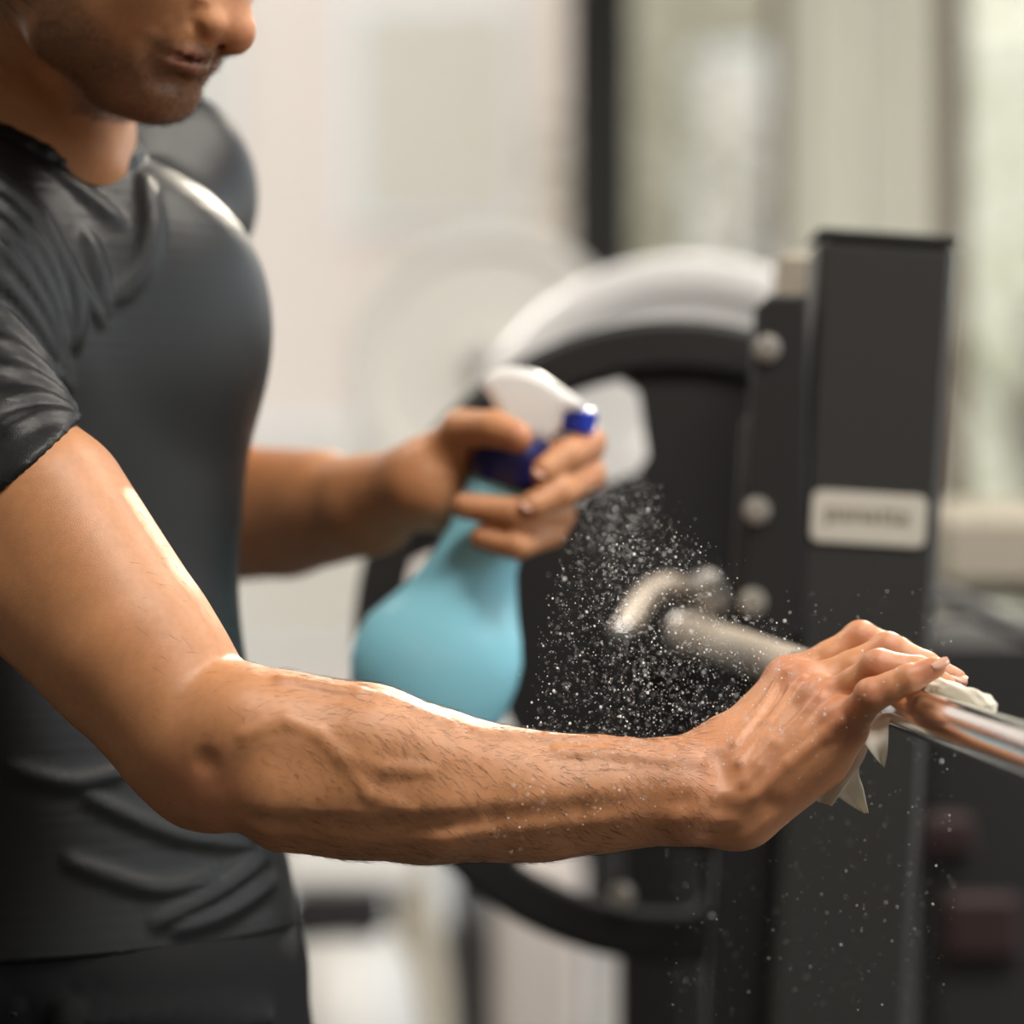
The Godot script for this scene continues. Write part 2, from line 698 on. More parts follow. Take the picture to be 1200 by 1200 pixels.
	M.lamp.emission_enabled = true
	M.lamp.emission = Color(1.0, 0.95, 0.87)
	M.lamp.emission_energy_multiplier = 1.5

# ---------- the man ----------
var HB: Basis           # head axes: x forward, y up, z to his right
var HO: Vector3
const HS := 0.865

func H(x: float, y: float, z: float) -> Vector3:        # centimetres in the head's own axes
	return HO + HB * (Vector3(x, y, z) * 0.01 * HS)

func HP(px: float, py: float, z := 0.0) -> Vector3:     # sight line through a profile point, met with the head plane z cm right of the middle
	var o := Vector3(0, EYE, 0)
	var dir := Vector3((px - 600.0) * K, -(py - 600.0) * K, -1.0)
	var n := HB.z
	var c := HO + n * (z * 0.01 * HS)
	return o + dir * ((c - o).dot(n) / dir.dot(n))

func flip(p: Vector3) -> Vector3:                       # mirror across the head's middle
	return p - HB.z * (2.0 * (p - HO).dot(HB.z))

func finger(f: Field, pts: Array, rs: Array, merge: float) -> void:
	f.group(merge)
	f.chain(pts, rs, 0.003)

func build_right_arm(f: Field) -> void:
	f.group(0.01)
	# upper arm
	f.cap(P(-130, 372, 1.90), 0.058, P(-5, 566, 1.82), 0.0525, 0.004)
	f.cap(P(-5, 566, 1.82), 0.0525, P(150, 764, 1.765), 0.0465, 0.004)
	f.cap(P(150, 764, 1.765), 0.0465, P(226, 858, 1.75), 0.0425, 0.004)
	f.cap(P(60, 590, 1.79), 0.040, P(190, 765, 1.758), 0.027, 0.02)      # biceps
	f.cap(P(-20, 640, 1.80), 0.040, P(130, 790, 1.765), 0.028, 0.012)    # triceps
	# elbow
	f.cap(P(226, 858, 1.75), 0.0425, P(262, 868, 1.745), 0.0425, 0.004)
	f.ball(P(229, 936, 1.745), 0.0125, 0.022)
	f.ball(P(262, 925, 1.725), 0.019, 0.02)
	# forearm
	f.chain(PA([[255, 868, 1.745], [335, 885, 1.74], [420, 902, 1.74], [500, 920, 1.742], [600, 930, 1.746], [700, 929, 1.75], [800, 927, 1.753], [838, 922, 1.756]]),
		[0.0425, 0.0425, 0.0446, 0.0403, 0.0340, 0.0300, 0.0258, 0.0245], 0.004)
	f.cap(P(290, 856, 1.725), 0.029, P(440, 878, 1.728), 0.0255, 0.014)   # brachioradialis
	f.cap(P(440, 878, 1.728), 0.0255, P(600, 912, 1.735), 0.016, 0.014)
	f.cap(P(320, 930, 1.715), 0.022, P(520, 950, 1.722), 0.018, 0.012)   # extensors
	f.cap(P(520, 950, 1.722), 0.018, P(720, 938, 1.732), 0.010, 0.012)
	f.cap(P(330, 960, 1.735), 0.016, P(640, 971, 1.742), 0.012, 0.014)   # ulna edge
	f.cap(P(640, 971, 1.742), 0.012, P(800, 957, 1.745), 0.010, 0.012)
	f.ball(P(806, 948, 1.737), 0.0125, 0.016)                            # ulna head
	f.cap(P(780, 910, 1.757), 0.0180, P(850, 903, 1.768), 0.0205, 0.01)
	f.cap(P(800, 938, 1.750), 0.0180, P(860, 941, 1.750), 0.0172, 0.01)

func build_right_hand(f: Field) -> void:
	var mc := PA([[926, 799, 1.812], [946, 808, 1.787], [968, 827, 1.760], [990, 851, 1.738]])
	var cp := PA([[846, 898, 1.778], [850, 915, 1.768], [856, 932, 1.758], [866, 947, 1.748]])
	f.group(0.014)
	for i in 4:
		f.cap(cp[i], 0.0185, mc[i], [0.0125, 0.0125, 0.0118, 0.0110][i], 0.016)
	for i in 3:
		f.cap(mc[i], 0.0098, mc[i + 1], 0.0092, 0.012)
	f.cap(P(872, 944, 1.752), 0.0155, P(958, 888, 1.750), 0.0165, 0.018)      # little finger side of the palm
	f.cap(P(872, 925, 1.785), 0.018, P(945, 860, 1.800), 0.014, 0.018)        # palm
	f.ball(P(856, 880, 1.772), 0.016, 0.016)
	var pip := PA([[1009, 750, 1.815], [1041, 764, 1.787], [1031, 783, 1.738], [1022, 815, 1.716]])
	for i in 4:      # finger roots, soft with the palm
		f.cap(mc[i], [0.0112, 0.0112, 0.0106, 0.0098][i], mc[i].lerp(pip[i], 0.34), [0.0096, 0.0097, 0.0091, 0.0083][i], 0.005)
	var dip := PA([[1054, 767, 1.815], [1084, 783, 1.785], [1076, 788, 1.735], [1065, 796, 1.712]])
	var tip := PA([[1086, 790, 1.813], [1119, 798, 1.783], [1106, 803, 1.736], [1096, 782, 1.711]])
	var r := [[0.0112, 0.0097, 0.0083, 0.0068], [0.0112, 0.0098, 0.0084, 0.0070], [0.0106, 0.0094, 0.0080, 0.0066], [0.0098, 0.0085, 0.0071, 0.0058]]
	for i in 4:
		f.group(0.0022)
		f.chain([mc[i], mc[i].lerp(pip[i], 0.55), pip[i], pip[i].lerp(dip[i], 0.5), dip[i], tip[i]], [r[i][0], r[i][1] * 0.98, r[i][1], r[i][1] * 0.9, r[i][2], r[i][3]], 0.003)
		var up: Vector3 = (pip[i] - mc[i]).normalized().cross(Vector3(0.13, -0.03, 1).normalized())
		if up.y < 0.0: up = -up
		f.ball(pip[i] + up * 0.0018, r[i][1] * 0.86, 0.004)
		f.ball(dip[i] + up * 0.0010, r[i][2] * 0.88, 0.004)
	# knuckles
	f.group(0.008)
	for i in 4:
		f.ball(mc[i] + Vector3(-0.0030, 0.0035, 0.0045), 0.0078, 0.004)
	# thumb below the bar
	f.group(0.010)
	f.chain(PA([[868, 915, 1.790], [915, 888, 1.830], [962, 868, 1.842], [998, 858, 1.838]]), [0.0165, 0.0125, 0.0105, 0.0085], 0.006)

func right_details(f: Field) -> void:
	# tendons over the back of the hand
	var runs := []
	for t in [[[862, 872], [888, 838], [912, 800], [922, 786]], [[866, 896], [900, 850], [930, 808], [940, 797]], [[872, 918], [910, 872], [948, 832], [962, 818]], [[884, 934], [925, 895], [968, 862], [985, 845]]]:
		var pts := []
		for q in t:
			pts.append(f.hit(q[0], q[1]))
		runs.append([pts, 0.0026, 0.0014])
	# cords and veins along the forearm
	for t in [[[285, 862], [335, 846], [372, 862], [400, 888], [450, 900], [500, 905]], [[330, 800], [420, 815], [520, 850]], [[560, 862], [640, 868], [740, 874], [800, 884]], [[655, 884], [720, 886], [780, 893], [820, 896]], [[905, 870], [890, 900], [905, 935]], [[400, 888], [430, 930], [480, 950]]]:
		var pts := []
		for q in t:
			pts.append(f.hit(q[0], q[1]))
		runs.append([pts, 0.0040, 0.0040])
	var hollows := []
	for t in [[[480, 972], [580, 962], [680, 950], [800, 938]], [[300, 968], [400, 975], [480, 972]], [[850, 950], [880, 965], [905, 945]], [[835, 985], [870, 975]], [[842, 885], [848, 905]]]:
		var pts := []
		for q in t:
			pts.append(f.hit(q[0], q[1]))
		hollows.append(pts)
	f.group(0.0036)
	for r in runs:
		for i in r[0].size() - 1:
			f.cap(r[0][i] - Vector3(0, 0, r[2]), r[1], r[0][i + 1] - Vector3(0, 0, r[2]), r[1], 0.003)
	f.group(-0.007)
	f.ball(f.hit(237, 894) + Vector3(0, 0, 0.0061), 0.0060)
	for h in hollows:
		for i in h.size() - 1:
			f.cap(h[i] + Vector3(0, 0, 0.0045), 0.005, h[i + 1] + Vector3(0, 0, 0.0045), 0.005, 0.004)

func build_left_arm(f: Field) -> void:
	f.group(0.01)
	f.cap(P(188, 215, 2.17), 0.050, P(205, 420, 2.29), 0.048)
	f.cap(P(205, 420, 2.29), 0.048, P(226, 618, 2.40), 0.042)
	f.chain(PA([[226, 618, 2.40], [335, 606, 2.31], [430, 592, 2.225], [492, 566, 2.175]]), [0.042, 0.0415, 0.0335, 0.0255], 0.006)
	f.cap(P(250, 580, 2.37), 0.036, P(370, 580, 2.27), 0.030, 0.012)
	# palm behind the bottle neck
	f.group(0.012)
	f.cap(P(492, 566, 2.175), 0.0250, P(528, 556, 2.190), 0.0240, 0.012)
	f.cap(P(525, 560, 2.190), 0.0220, P(622, 520, 2.215), 0.0150, 0.014)
	f.cap(P(520, 575, 2.190), 0.0230, P(612, 590, 2.200), 0.0150, 0.014)
	f.cap(P(505, 580, 2.165), 0.0200, P(535, 590, 2.185), 0.0170, 0.014)
	f.cap(P(520, 540, 2.170), 0.0200, P(548, 512, 2.160), 0.0150, 0.014)
	finger(f, PA([[525, 530, 2.165], [541, 503, 2.150], [578, 502, 2.128], [606, 512, 2.116]]), [0.0160, 0.0132, 0.0118, 0.0104], 0.006)
	finger(f, PA([[628, 512, 2.212], [690, 520, 2.168], [664, 534, 2.126], [638, 552, 2.113]]), [0.0118, 0.0114, 0.0103, 0.0092], 0.003)
	finger(f, PA([[625, 545, 2.212], [690, 556, 2.168], [655, 577, 2.118], [624, 592, 2.107]]), [0.0118, 0.0114, 0.0103, 0.0092], 0.003)
	finger(f, PA([[618, 575, 2.205], [655, 603, 2.160], [600, 601, 2.112], [545, 593, 2.116]]), [0.0112, 0.0108, 0.0098, 0.0088], 0.003)
	finger(f, PA([[612, 598, 2.200], [645, 624, 2.155], [606, 640, 2.112], [564, 630, 2.117]]), [0.0105, 0.0098, 0.0088, 0.0080], 0.003)

func build_head(f: Field) -> void:
	var I := HB
	f.group(0.01)
	f.ell(H(1.2, 4.6, 0), I, Vector3(9.9, 8.4, 7.5) * 0.01 * HS, 0.02)                 # skull
	f.ell(H(4.6, 0.0, 0), I, Vector3(5.6, 7.0, 6.1) * 0.01 * HS, 0.03)                 # face
	for s in [-1.0, 1.0]:
		f.ell(H(6.2, 0.6, 4.6 * s), I, Vector3(2.6, 2.2, 1.7) * 0.01 * HS, 0.03)       # cheekbones
		f.cap(H(1.4, -4.7, 4.6 * s), 0.010, H(5.8, -6.3, 2.3 * s), 0.0110, 0.02)      # jaw
		f.cap(H(1.4, -4.7, 4.6 * s), 0.011, H(1.4, 0.5, 5.4 * s), 0.012, 0.03)
		f.cap(H(4.0, -3.6, 3.9 * s), 0.018, H(7.0, -4.4, 2.4 * s), 0.015, 0.03)        # cheek
		f.cap(H(8.6, 3.9, 3.6 * s), 0.009, H(9.7, 3.7, 0.8 * s), 0.0095, 0.02)         # brow
	f.cap(H(6.0, -1.5, 0), 0.034, H(5.6, -5.2, 0), 0.024, 0.03)
	f.ell(H(5.6, 7.5, 0), I, Vector3(4.6, 4.4, 6.0) * 0.01 * HS, 0.03)                 # forehead
	# muzzle, chin and lips set from the profile
	f.cap(HP(203, 60), 0.0150, HP(189, 92), 0.0145, 0.014)
	var chin := HP(186, 105)
	f.ball(chin, 0.0132, 0.010)
	f.cap(HP(175, 105, 1.3), 0.0130, flip(HP(175, 105, 1.3)), 0.0135, 0.012)
	f.cap(HP(134, 100, 2.6), 0.012, HP(175, 104, 1.2), 0.0135, 0.016)
	f.cap(flip(HP(134, 100, 2.6)), 0.012, flip(HP(175, 104, 1.2)), 0.0135, 0.016)
	f.group(0.006)
	for s in [false, true]:
		var m := func(p: Vector3) -> Vector3: return flip(p) if s else p
		var up := [HP(237, 61), HP(224, 60, 1.1), HP(202, 60, 2.3)]
		var lo := [HP(223, 79), HP(214, 77, 1.1), HP(200, 68, 2.2)]
		for i in 2:
			f.cap(m.call(up[i]), [0.0062, 0.0054, 0.002][i], m.call(up[i + 1]), [0.0062, 0.0054, 0.0022][i + 1], 0.004)
			f.cap(m.call(lo[i]), [0.0066, 0.0056, 0.002][i], m.call(lo[i + 1]), [0.0066, 0.0056, 0.0022][i + 1], 0.004)
	f.group(0.010)
	# nose
	f.cap(H(9.2, 3.0, 0), 0.0062, HP(276, 32), 0.0105, 0.006)
	f.ball(HP(275, 40), 0.0108, 0.006)
	f.cap(HP(274, 47), 0.0062, HP(252, 47), 0.0060, 0.006)
	for s in [false, true]:
		var al := HP(248, 30, 1.25)
		f.ball(flip(al) if s else al, 0.0082, 0.006)
		var al2 := HP(256, 22, 0.9)
		f.ball(flip(al2) if s else al2, 0.0085, 0.008)
	f.group(-0.004)
	for s in [false, true]:
		var no := HP(259, 51, 0.75)
		var no2 := HP(257, 38, 0.75)
		if s:
			no = flip(no)
			no2 = flip(no2)
		f.cap(no, 0.0030, no2, 0.002, 0.003)
	f.group(-0.012)
	for s in [-1.0, 1.0]:
		f.ell(H(10.2, 1.9, 3.2 * s), I, Vector3(1.6, 1.1, 1.7) * 0.01 * HS, 0.01)      # eye sockets
	f.group(0.004)
	for s in [-1.0, 1.0]:      # lids over the lowered eyes
		f.ell(H(8.5, 1.9, 3.2 * s), I, Vector3(1.32, 1.28, 1.45) * 0.01 * HS, 0.005)
	# ears
	f.group(0.006)
	for s in [-1.0, 1.0]:
		var ring := [H(0.4, -2.4, 6.6 * s), H(1.0, -0.6, 7.0 * s), H(0.9, 2.0, 7.3 * s), H(-0.3, 3.4, 7.7 * s), H(-1.8, 3.0, 8.1 * s), H(-2.2, 1.2, 8.1 * s), H(-1.4, -1.0, 7.6 * s), H(-0.3, -2.6, 7.0 * s), H(0.4, -2.4, 6.6 * s)]
		for i in 8:
			f.cap(ring[i], 0.0035, ring[i + 1], 0.0035, 0.004)
		f.ell(H(-0.6, 0.4, 6.9 * s), I, Vector3(1.6, 2.6, 0.7) * 0.01 * HS, 0.008)

func face_details(f: Field) -> void:
	var lines := func(rows: Array) -> Array:
		var out := []
		for q in rows:
			out.append(f.hit(q[0], q[1], 1.7, 2.1))
		return out
	var parting: Array = lines.call([[189, 64], [199, 65], [209, 66], [219, 67.2], [229, 68.5], [238, 69.5]])
	var fold: Array = lines.call([[229, 14], [214, 30], [196, 44], [183, 58], [178, 74]])
	var ala: Array = lines.call([[240, 8], [229, 16], [228, 28], [235, 40]])
	var wing: Vector3 = f.hit(243, 27, 1.7, 2.1)
	var below: Array = lines.call([[212, 97], [202, 97], [190, 94]])
	var upper: Array = lines.call([[196, 61], [210, 61], [224, 61.5], [236, 62]])
	var lower: Array = lines.call([[196, 69], [208, 74], [220, 78], [230, 79]])
	f.group(0.005)
	for s in [false, true]:
		var m := func(p: Vector3) -> Vector3: return flip(p) if s else p
		f.ball(m.call(wing - HB.z * 0.0045), 0.0078, 0.003)
		if s:
			continue      # the far half of the lips already follows from the profile
		for i in 3:
			f.cap(m.call(upper[i] - HB.z * 0.0028), [0.0022, 0.0036, 0.0044, 0.0050][i], m.call(upper[i + 1] - HB.z * 0.0028), [0.0022, 0.0036, 0.0044, 0.0050][i + 1], 0.003)
			f.cap(m.call(lower[i] - HB.z * 0.0028), [0.0022, 0.0042, 0.0054, 0.0058][i], m.call(lower[i + 1] - HB.z * 0.0028), [0.0022, 0.0042, 0.0054, 0.0058][i + 1], 0.003)
	f.group(-0.0035)
	for s in [false, true]:
		var m := func(p: Vector3) -> Vector3: return flip(p) if s else p
		for i in 5:
			f.cap(m.call(parting[i] + HB.z * 0.0010), 0.0015, m.call(parting[i + 1] + HB.z * 0.0010), 0.0015, 0.002)
		for i in 3:
			f.cap(m.call(ala[i] + HB.z * 0.0012), 0.0018, m.call(ala[i + 1] + HB.z * 0.0012), 0.0018, 0.002)
	f.group(-0.009)
	for s in [false, true]:
		var m := func(p: Vector3) -> Vector3: return flip(p) if s else p
		for i in 4:
			f.cap(m.call(fold[i] + HB.z * 0.0035), 0.0032, m.call(fold[i + 1] + HB.z * 0.0035), 0.0032, 0.003)
		for i in 2:
			f.cap(m.call(below[i] + HB.z * 0.004), 0.0035, m.call(below[i + 1] + HB.z * 0.004), 0.0035, 0.003)

func build_neck(f: Field) -> void:
	f.group(0.022)
	f.cap(P(22, 215, 1.99), 0.058, P(48, 60, 1.975), 0.0545, 0.01)
	f.cap(P(48, 60, 1.975), 0.0545, H(-1.5, -1.0, 0), 0.055, 0.01)
	f.cap(P(104, 176, 1.945), 0.014, P(118, 110, 1.945), 0.018, 0.02)      # throat
	f.cap(P(108, 192, 1.948), 0.006, P(98, 140, 1.936), 0.0075, 0.014)     # neck cords
	f.cap(P(98, 140, 1.936), 0.0075, P(50, 60, 1.90), 0.010, 0.014)
	f.cap(P(50, 60, 1.90), 0.010, P(10, -20, 1.89), 0.012, 0.014)
	f.cap(P(124, 195, 1.96), 0.006, P(130, 130, 1.99), 0.009, 0.012)
	f.cap(P(10, 200, 1.99), 0.070, P(10, 300, 1.99), 0.075, 0.03)

func skin_tone(s: Hide, f1: FastNoiseLite, f2: FastNoiseLite, marks: Array, beard: bool) -> void:
	var base := Vector3(0.515, 0.234, 0.104)
	for i in s.v.size():
		var p := s.v[i]
		var c := base * (1.0 + 0.11 * f1.get_noise_3dv(p) + 0.11 * f2.get_noise_3dv(p))
		if beard:
			c = beard_tone(p, c, f2)
		for m in marks:
			var d: float = (p - m[0]).length() / m[1]
			if d < 1.0:
				c = c.lerp(m[2], m[3] * (1.0 - d * d) * (1.0 - d * d))
		s.c.append(Color(c.x, c.y, c.z))

func beard_mask(p: Vector3) -> float:
	var q := HB.transposed() * (p - HO) * (100.0 / HS)
	if q.y > 2.0 or q.y < -10.5 or absf(q.z) > 7.4:
		return 0.0
	var line := -3.2 + clampf((6.5 - q.x) / 5.0, 0.0, 1.0) * 4.5      # cheek line rises to the ear
	var m := clampf((line - q.y) * 0.55, 0.0, 1.0)
	m *= clampf((q.x - 0.3) * 0.9, 0.0, 1.0)
	# moustache
	var mo := clampf((-2.6 - q.y) * 2.0, 0.0, 1.0) * clampf((q.x - 7.0) * 0.6, 0.0, 1.0)
	m = maxf(m, mo)
	# clear below the jaw
	m *= clampf((q.y + 9.6 + (q.x - 8.0) * -0.35) * 1.2, 0.0, 1.0)
	return m

func beard_tone(p: Vector3, c: Vector3, f2: FastNoiseLite) -> Vector3:
	var m := beard_mask(p)
	if m <= 0.0:
		return c
	var g := 0.5 + 0.5 * f2.get_noise_3dv(p * 9.0)
	return c.lerp(Vector3(0.075, 0.042, 0.026), m * (0.42 + 0.35 * g))

func nail(parent: Node, c: Vector3, along: Vector3, up: Vector3, w: float, l: float) -> void:
	along = along.normalized()
	var side := along.cross(up).normalized()
	up = side.cross(along)
	var rings := []
	for i in 9:
		var v := -0.5 + i / 8.0
		var ww := w * (1.0 - pow(absf(v) * 2.0, 4.0) * 0.35)
		var ring := []
		for k in 9:
			var u := -1.0 + k / 4.0
			ring.append(c + along * (v * l) + side * (u * ww * 0.5) - up * (u * u * w * 0.16))
		for k in range(8, -1, -1):
			var u := -1.0 + k / 4.0
			ring.append(c + along * (v * l) + side * (u * ww * 0.5) - up * (u * u * w * 0.16 + 0.0006))
		rings.append(ring)
	obj("fingernail", loft(rings), M.nail, parent)

func hair_mesh(l: float, r: float, bend: float) -> ArrayMesh:
	var pts := []
	var rr := []
	for i in 4:
		var t := i / 3.0
		pts.append(Vector3(bend * t * t * l, t * l * (1.0 - 0.25 * bend * t), 0))
		rr.append(r * (1.0 - 0.75 * t))
	return tube(pts, rr, 3, false)

func strands(called: String, parent: Node, mesh: Mesh, m: Material, xfs: Array) -> void:
	var mm := MultiMesh.new()
	mm.transform_format = MultiMesh.TRANSFORM_3D
	mm.mesh = mesh
	mm.instance_count = xfs.size()
	for i in xfs.size():
		mm.set_instance_transform(i, xfs[i])
	var o := MultiMeshInstance3D.new()
	o.name = called
	o.multimesh = mm
	o.material_override = m
	o.set_meta("kind", "stuff")
	parent.add_child(o, true)

func build_shirt(f: Field) -> void:
	var L := Vector3(0.669, 0, -0.743)
	var F := Vector3(0.743, 0, 0.669)
	f.group(0.03)
	var rows := [[1092, 55, 0.163, 0.121], [1060, 56, 0.161, 0.119], [1000, 55, 0.156, 0.115], [850, 22, 0.154, 0.112], [700, -6, 0.158, 0.112], [560, -14, 0.170, 0.117], [430, -18, 0.184, 0.122], [310, -22, 0.178, 0.110], [240, 2, 0.142, 0.088], [190, 14, 0.085, 0.062], [155, 18, 0.050, 0.046], [120, 22, 0.04, 0.04]]
	var q := Prim.new()
	q.t = 3
	q.s = 2.3
	q.dl = L
	q.df = F
	var tab: Array[PackedFloat32Array] = [PackedFloat32Array(), PackedFloat32Array(), PackedFloat32Array(), PackedFloat32Array(), PackedFloat32Array()]
	var ya := P(0, rows[0][0], 1.99).y
	var yb := P(0, rows[-1][0], 1.99).y
	var dense := []
	for k in 61:
		var y := lerpf(ya, yb, k / 60.0)
		var i := 0
		while i < rows.size() - 2 and y > P(0, rows[i + 1][0], 1.99).y:
			i += 1
		var c0 := P(rows[i][1], rows[i][0], 1.99)
		var c1 := P(rows[i + 1][1], rows[i + 1][0], 1.99)
		var g := (y - c0.y) / (c1.y - c0.y)
		dense.append([y, lerpf(c0.x, c1.x, g), c0.z, lerpf(rows[i][2], rows[i + 1][2], g), lerpf(rows[i][3], rows[i + 1][3], g)])
	for k in 61:
		for i in 5:
			var sum := 0.0
			var wsum := 0.0
			for o in range(-6, 7):
				var kk := k + o
				if kk >= 0 and kk <= 60 and absi(o) <= mini(k, 60 - k):
					var wt := exp(-o * o / 12.0)
					sum += dense[kk][i] * wt
					wsum += wt
			tab[i].append(sum / wsum)
	q.tab = tab
	f.put(q, 0.02, false)
	var chest := P(-24, 405, 1.99)
	for s in [-1.0, 1.0]:
		f.ell(chest + L * (0.078 * s) + F * 0.062 + Vector3(0, 0.022, 0), Basis(L, Vector3.UP, F), Vector3(0.084, 0.080, 0.054), 0.04)
	# shoulders and slopes to the neck
	f.cap(P(-5, 150, 2.01), 0.045, P(-100, 275, 1.93), 0.050, 0.04)
	f.cap(P(35, 165, 2.05), 0.042, P(178, 196, 2.155), 0.046, 0.04)
	f.ball(P(-128, 345, 1.888), 0.070, 0.03)
	f.ball(P(190, 212, 2.165), 0.056, 0.03)
	f.cap(P(150, 300, 2.06), 0.05, P(200, 250, 2.15), 0.05, 0.03)
	# sleeves
	f.group(0.008)
	f.cap(P(-130, 372, 1.898), 0.0645, P(-5, 566, 1.818), 0.0580, 0.006)
	f.cap(P(-5, 566, 1.818), 0.0580, P(60, 650, 1.79), 0.0535, 0.006)
	f.cap(P(60, 590, 1.79), 0.0440, P(110, 650, 1.775), 0.0440, 0.012)
	f.plane(P(45, 536, 1.785), Vector3(-0.63, 0.76, 0.16), 0.006).sub = true      # the cuff
	f.group(0.008)
	f.cap(P(190, 214, 2.168), 0.054, P(205, 420, 2.285), 0.0535, 0.006)
	f.plane(P(205, 430, 2.295), (P(188, 215, 2.17) - P(205, 420, 2.29))).sub = true

func shirt_details(f: Field) -> void:
	var folds := [
		[[[-30, 196], [0, 218], [40, 250], [66, 300], [86, 332], [100, 352], [113, 373]], 0.0042],
		[[[66, 300], [84, 340], [89, 372], [84, 402]], 0.0032],
		[[[0, 236], [38, 280], [60, 320], [74, 372]], 0.0026], [[[0, 262], [34, 304], [58, 352], [72, 408]], 0.0026],
		[[[0, 288], [30, 330], [56, 380], [72, 436]], 0.0026], [[[0, 328], [36, 372], [70, 432]], 0.0026],
		[[[0, 366], [36, 402], [74, 450]], 0.0028], [[[0, 398], [40, 424], [76, 462]], 0.0026], [[[0, 432], [44, 446], [84, 474]], 0.0030],
		[[[0, 472], [50, 468], [88, 486]], 0.0030], [[[10, 505], [50, 488], [86, 488]], 0.0026],
		[[[58, 200], [92, 226], [118, 246], [134, 258]], 0.0038], [[[100, 280], [112, 320], [118, 360]], 0.0045],
		[[[168, 215], [174, 260], [168, 300], [150, 332], [128, 350]], 0.0050],
		[[[100, 935], [200, 978], [290, 990]], 0.0022], [[[180, 1082], [250, 1046], [310, 1004]], 0.0032], [[[205, 1090], [262, 1070], [320, 1032]], 0.0026],
		[[[80, 1012], [180, 1042], [246, 1028]], 0.0022], [[[10, 903], [80, 918], [140, 906]], 0.0020]]
	var runs := []
	for t in folds:
		var pts := []
		var cv := Curve2D.new()
		for i in t[0].size():
			var here := Vector2(t[0][i][0], t[0][i][1])
			var tg := (Vector2(t[0][mini(i + 1, t[0].size() - 1)][0], t[0][mini(i + 1, t[0].size() - 1)][1]) - Vector2(t[0][maxi(i - 1, 0)][0], t[0][maxi(i - 1, 0)][1])) * 0.17
			cv.add_point(here, -tg, tg)
		var m := int(cv.get_baked_length() / 9.0) + 2
		for i in m:
			var at2 := cv.sample_baked(cv.get_baked_length() * i / (m - 1.0), true)
			var p3 := f.hit(at2.x, at2.y, 1.5)
			pts.append(p3 - Vector3(0, 0, t[1] * 0.78))
		runs.append([pts, t[1]])
	# collar band where the neck leaves the cloth
	var na := P(22, 215, 1.99)
	var nb := P(46, 60, 1.975)
	var ax := (nb - na).normalized()
	var x := ax.cross(Vector3(0, 0, 1)).normalized()
	var y := ax.cross(x)
	var rise := []
	for k in 36:
		var an := TAU * k / 36
		var o := (x * cos(an) + y * sin(an)) * 0.0635
		var lo := -0.06
		var hi := 0.16
		for it in 18:
			var mid := (lo + hi) * 0.5
			if f.at(na + ax * mid + o) < 0.0:
				lo = mid
			else:
				hi = mid
		rise.append(lo - 0.001)
	for it in 4:
		var soft := []
		for k in 36:
			soft.append((rise[(k + 35) % 36] + rise[k] * 2.0 + rise[(k + 1) % 36]) * 0.25)
		rise = soft
	var ring := []
	for k in 36:
		ring.append(na + ax * rise[k] + (x * cos(TAU * k / 36) + y * sin(TAU * k / 36)) * 0.0648)
	f.group(0.009)
	for r in runs:
		for i in r[0].size() - 1:
			if (r[0][i] - r[0][i + 1]).length() > 0.022:
				continue      # the line steps from the sleeve to the trunk
			var t0 := sqrt(sin(PI * clampf((i + 0.3) / (r[0].size() - 0.4), 0.0, 1.0)))
			var t1 := sqrt(sin(PI * clampf((i + 1.3) / (r[0].size() - 0.4), 0.0, 1.0)))
			f.cap(r[0][i], r[1] * (0.25 + 0.75 * t0), r[0][i + 1], r[1] * (0.25 + 0.75 * t1), 0.003)
	f.group(-0.003)
	f.cap(na - ax * 0.05, 0.0615, nb + ax * 0.2, 0.0615)
	f.group(0.0035)
	for k in 36:
		f.cap(ring[k], 0.0060, ring[(k + 1) % 36], 0.0060, 0.003)

func build_trousers(f: Field) -> void:
	var c := P(58, 1085, 1.99)
	var L := Vector3(0.669, 0, -0.743)
	var F := Vector3(0.743, 0, 0.669)
	var B := Basis(L, Vector3.UP, F)
	f.group(0.02)
	f.ell(c + Vector3(0, -0.03, 0), B, Vector3(0.178, 0.085, 0.128), 0.03)
	f.ell(c + Vector3(0.005, -0.11, 0.0), B, Vector3(0.184, 0.11, 0.136), 0.03)
	for s in [-1.0, 1.0]:
		var hip: Vector3 = c + L * (0.088 * s) + Vector3(0, -0.15, 0)
		var knee: Vector3 = Vector3(hip.x, 0.50, hip.z) + F * (0.03 + 0.03 * s) + L * (0.03 * s)
		var ank: Vector3 = Vector3(hip.x, 0.09, hip.z) + F * (-0.03 + 0.05 * s) + L * (0.05 * s)
		f.chain([hip, knee, ank], [0.088, 0.066, 0.050], 0.01)
	for k in 4:      # folds at the lap
		f.cap(c + F * (0.118 - 0.004 * k) + L * (-0.13 + 0.02 * k) + Vector3(0, -0.03 - 0.028 * k, 0), 0.006, c + F * 0.128 + L * (0.06 + 0.02 * k) + Vector3(0, -0.05 - 0.03 * k, 0), 0.006, 0.012)

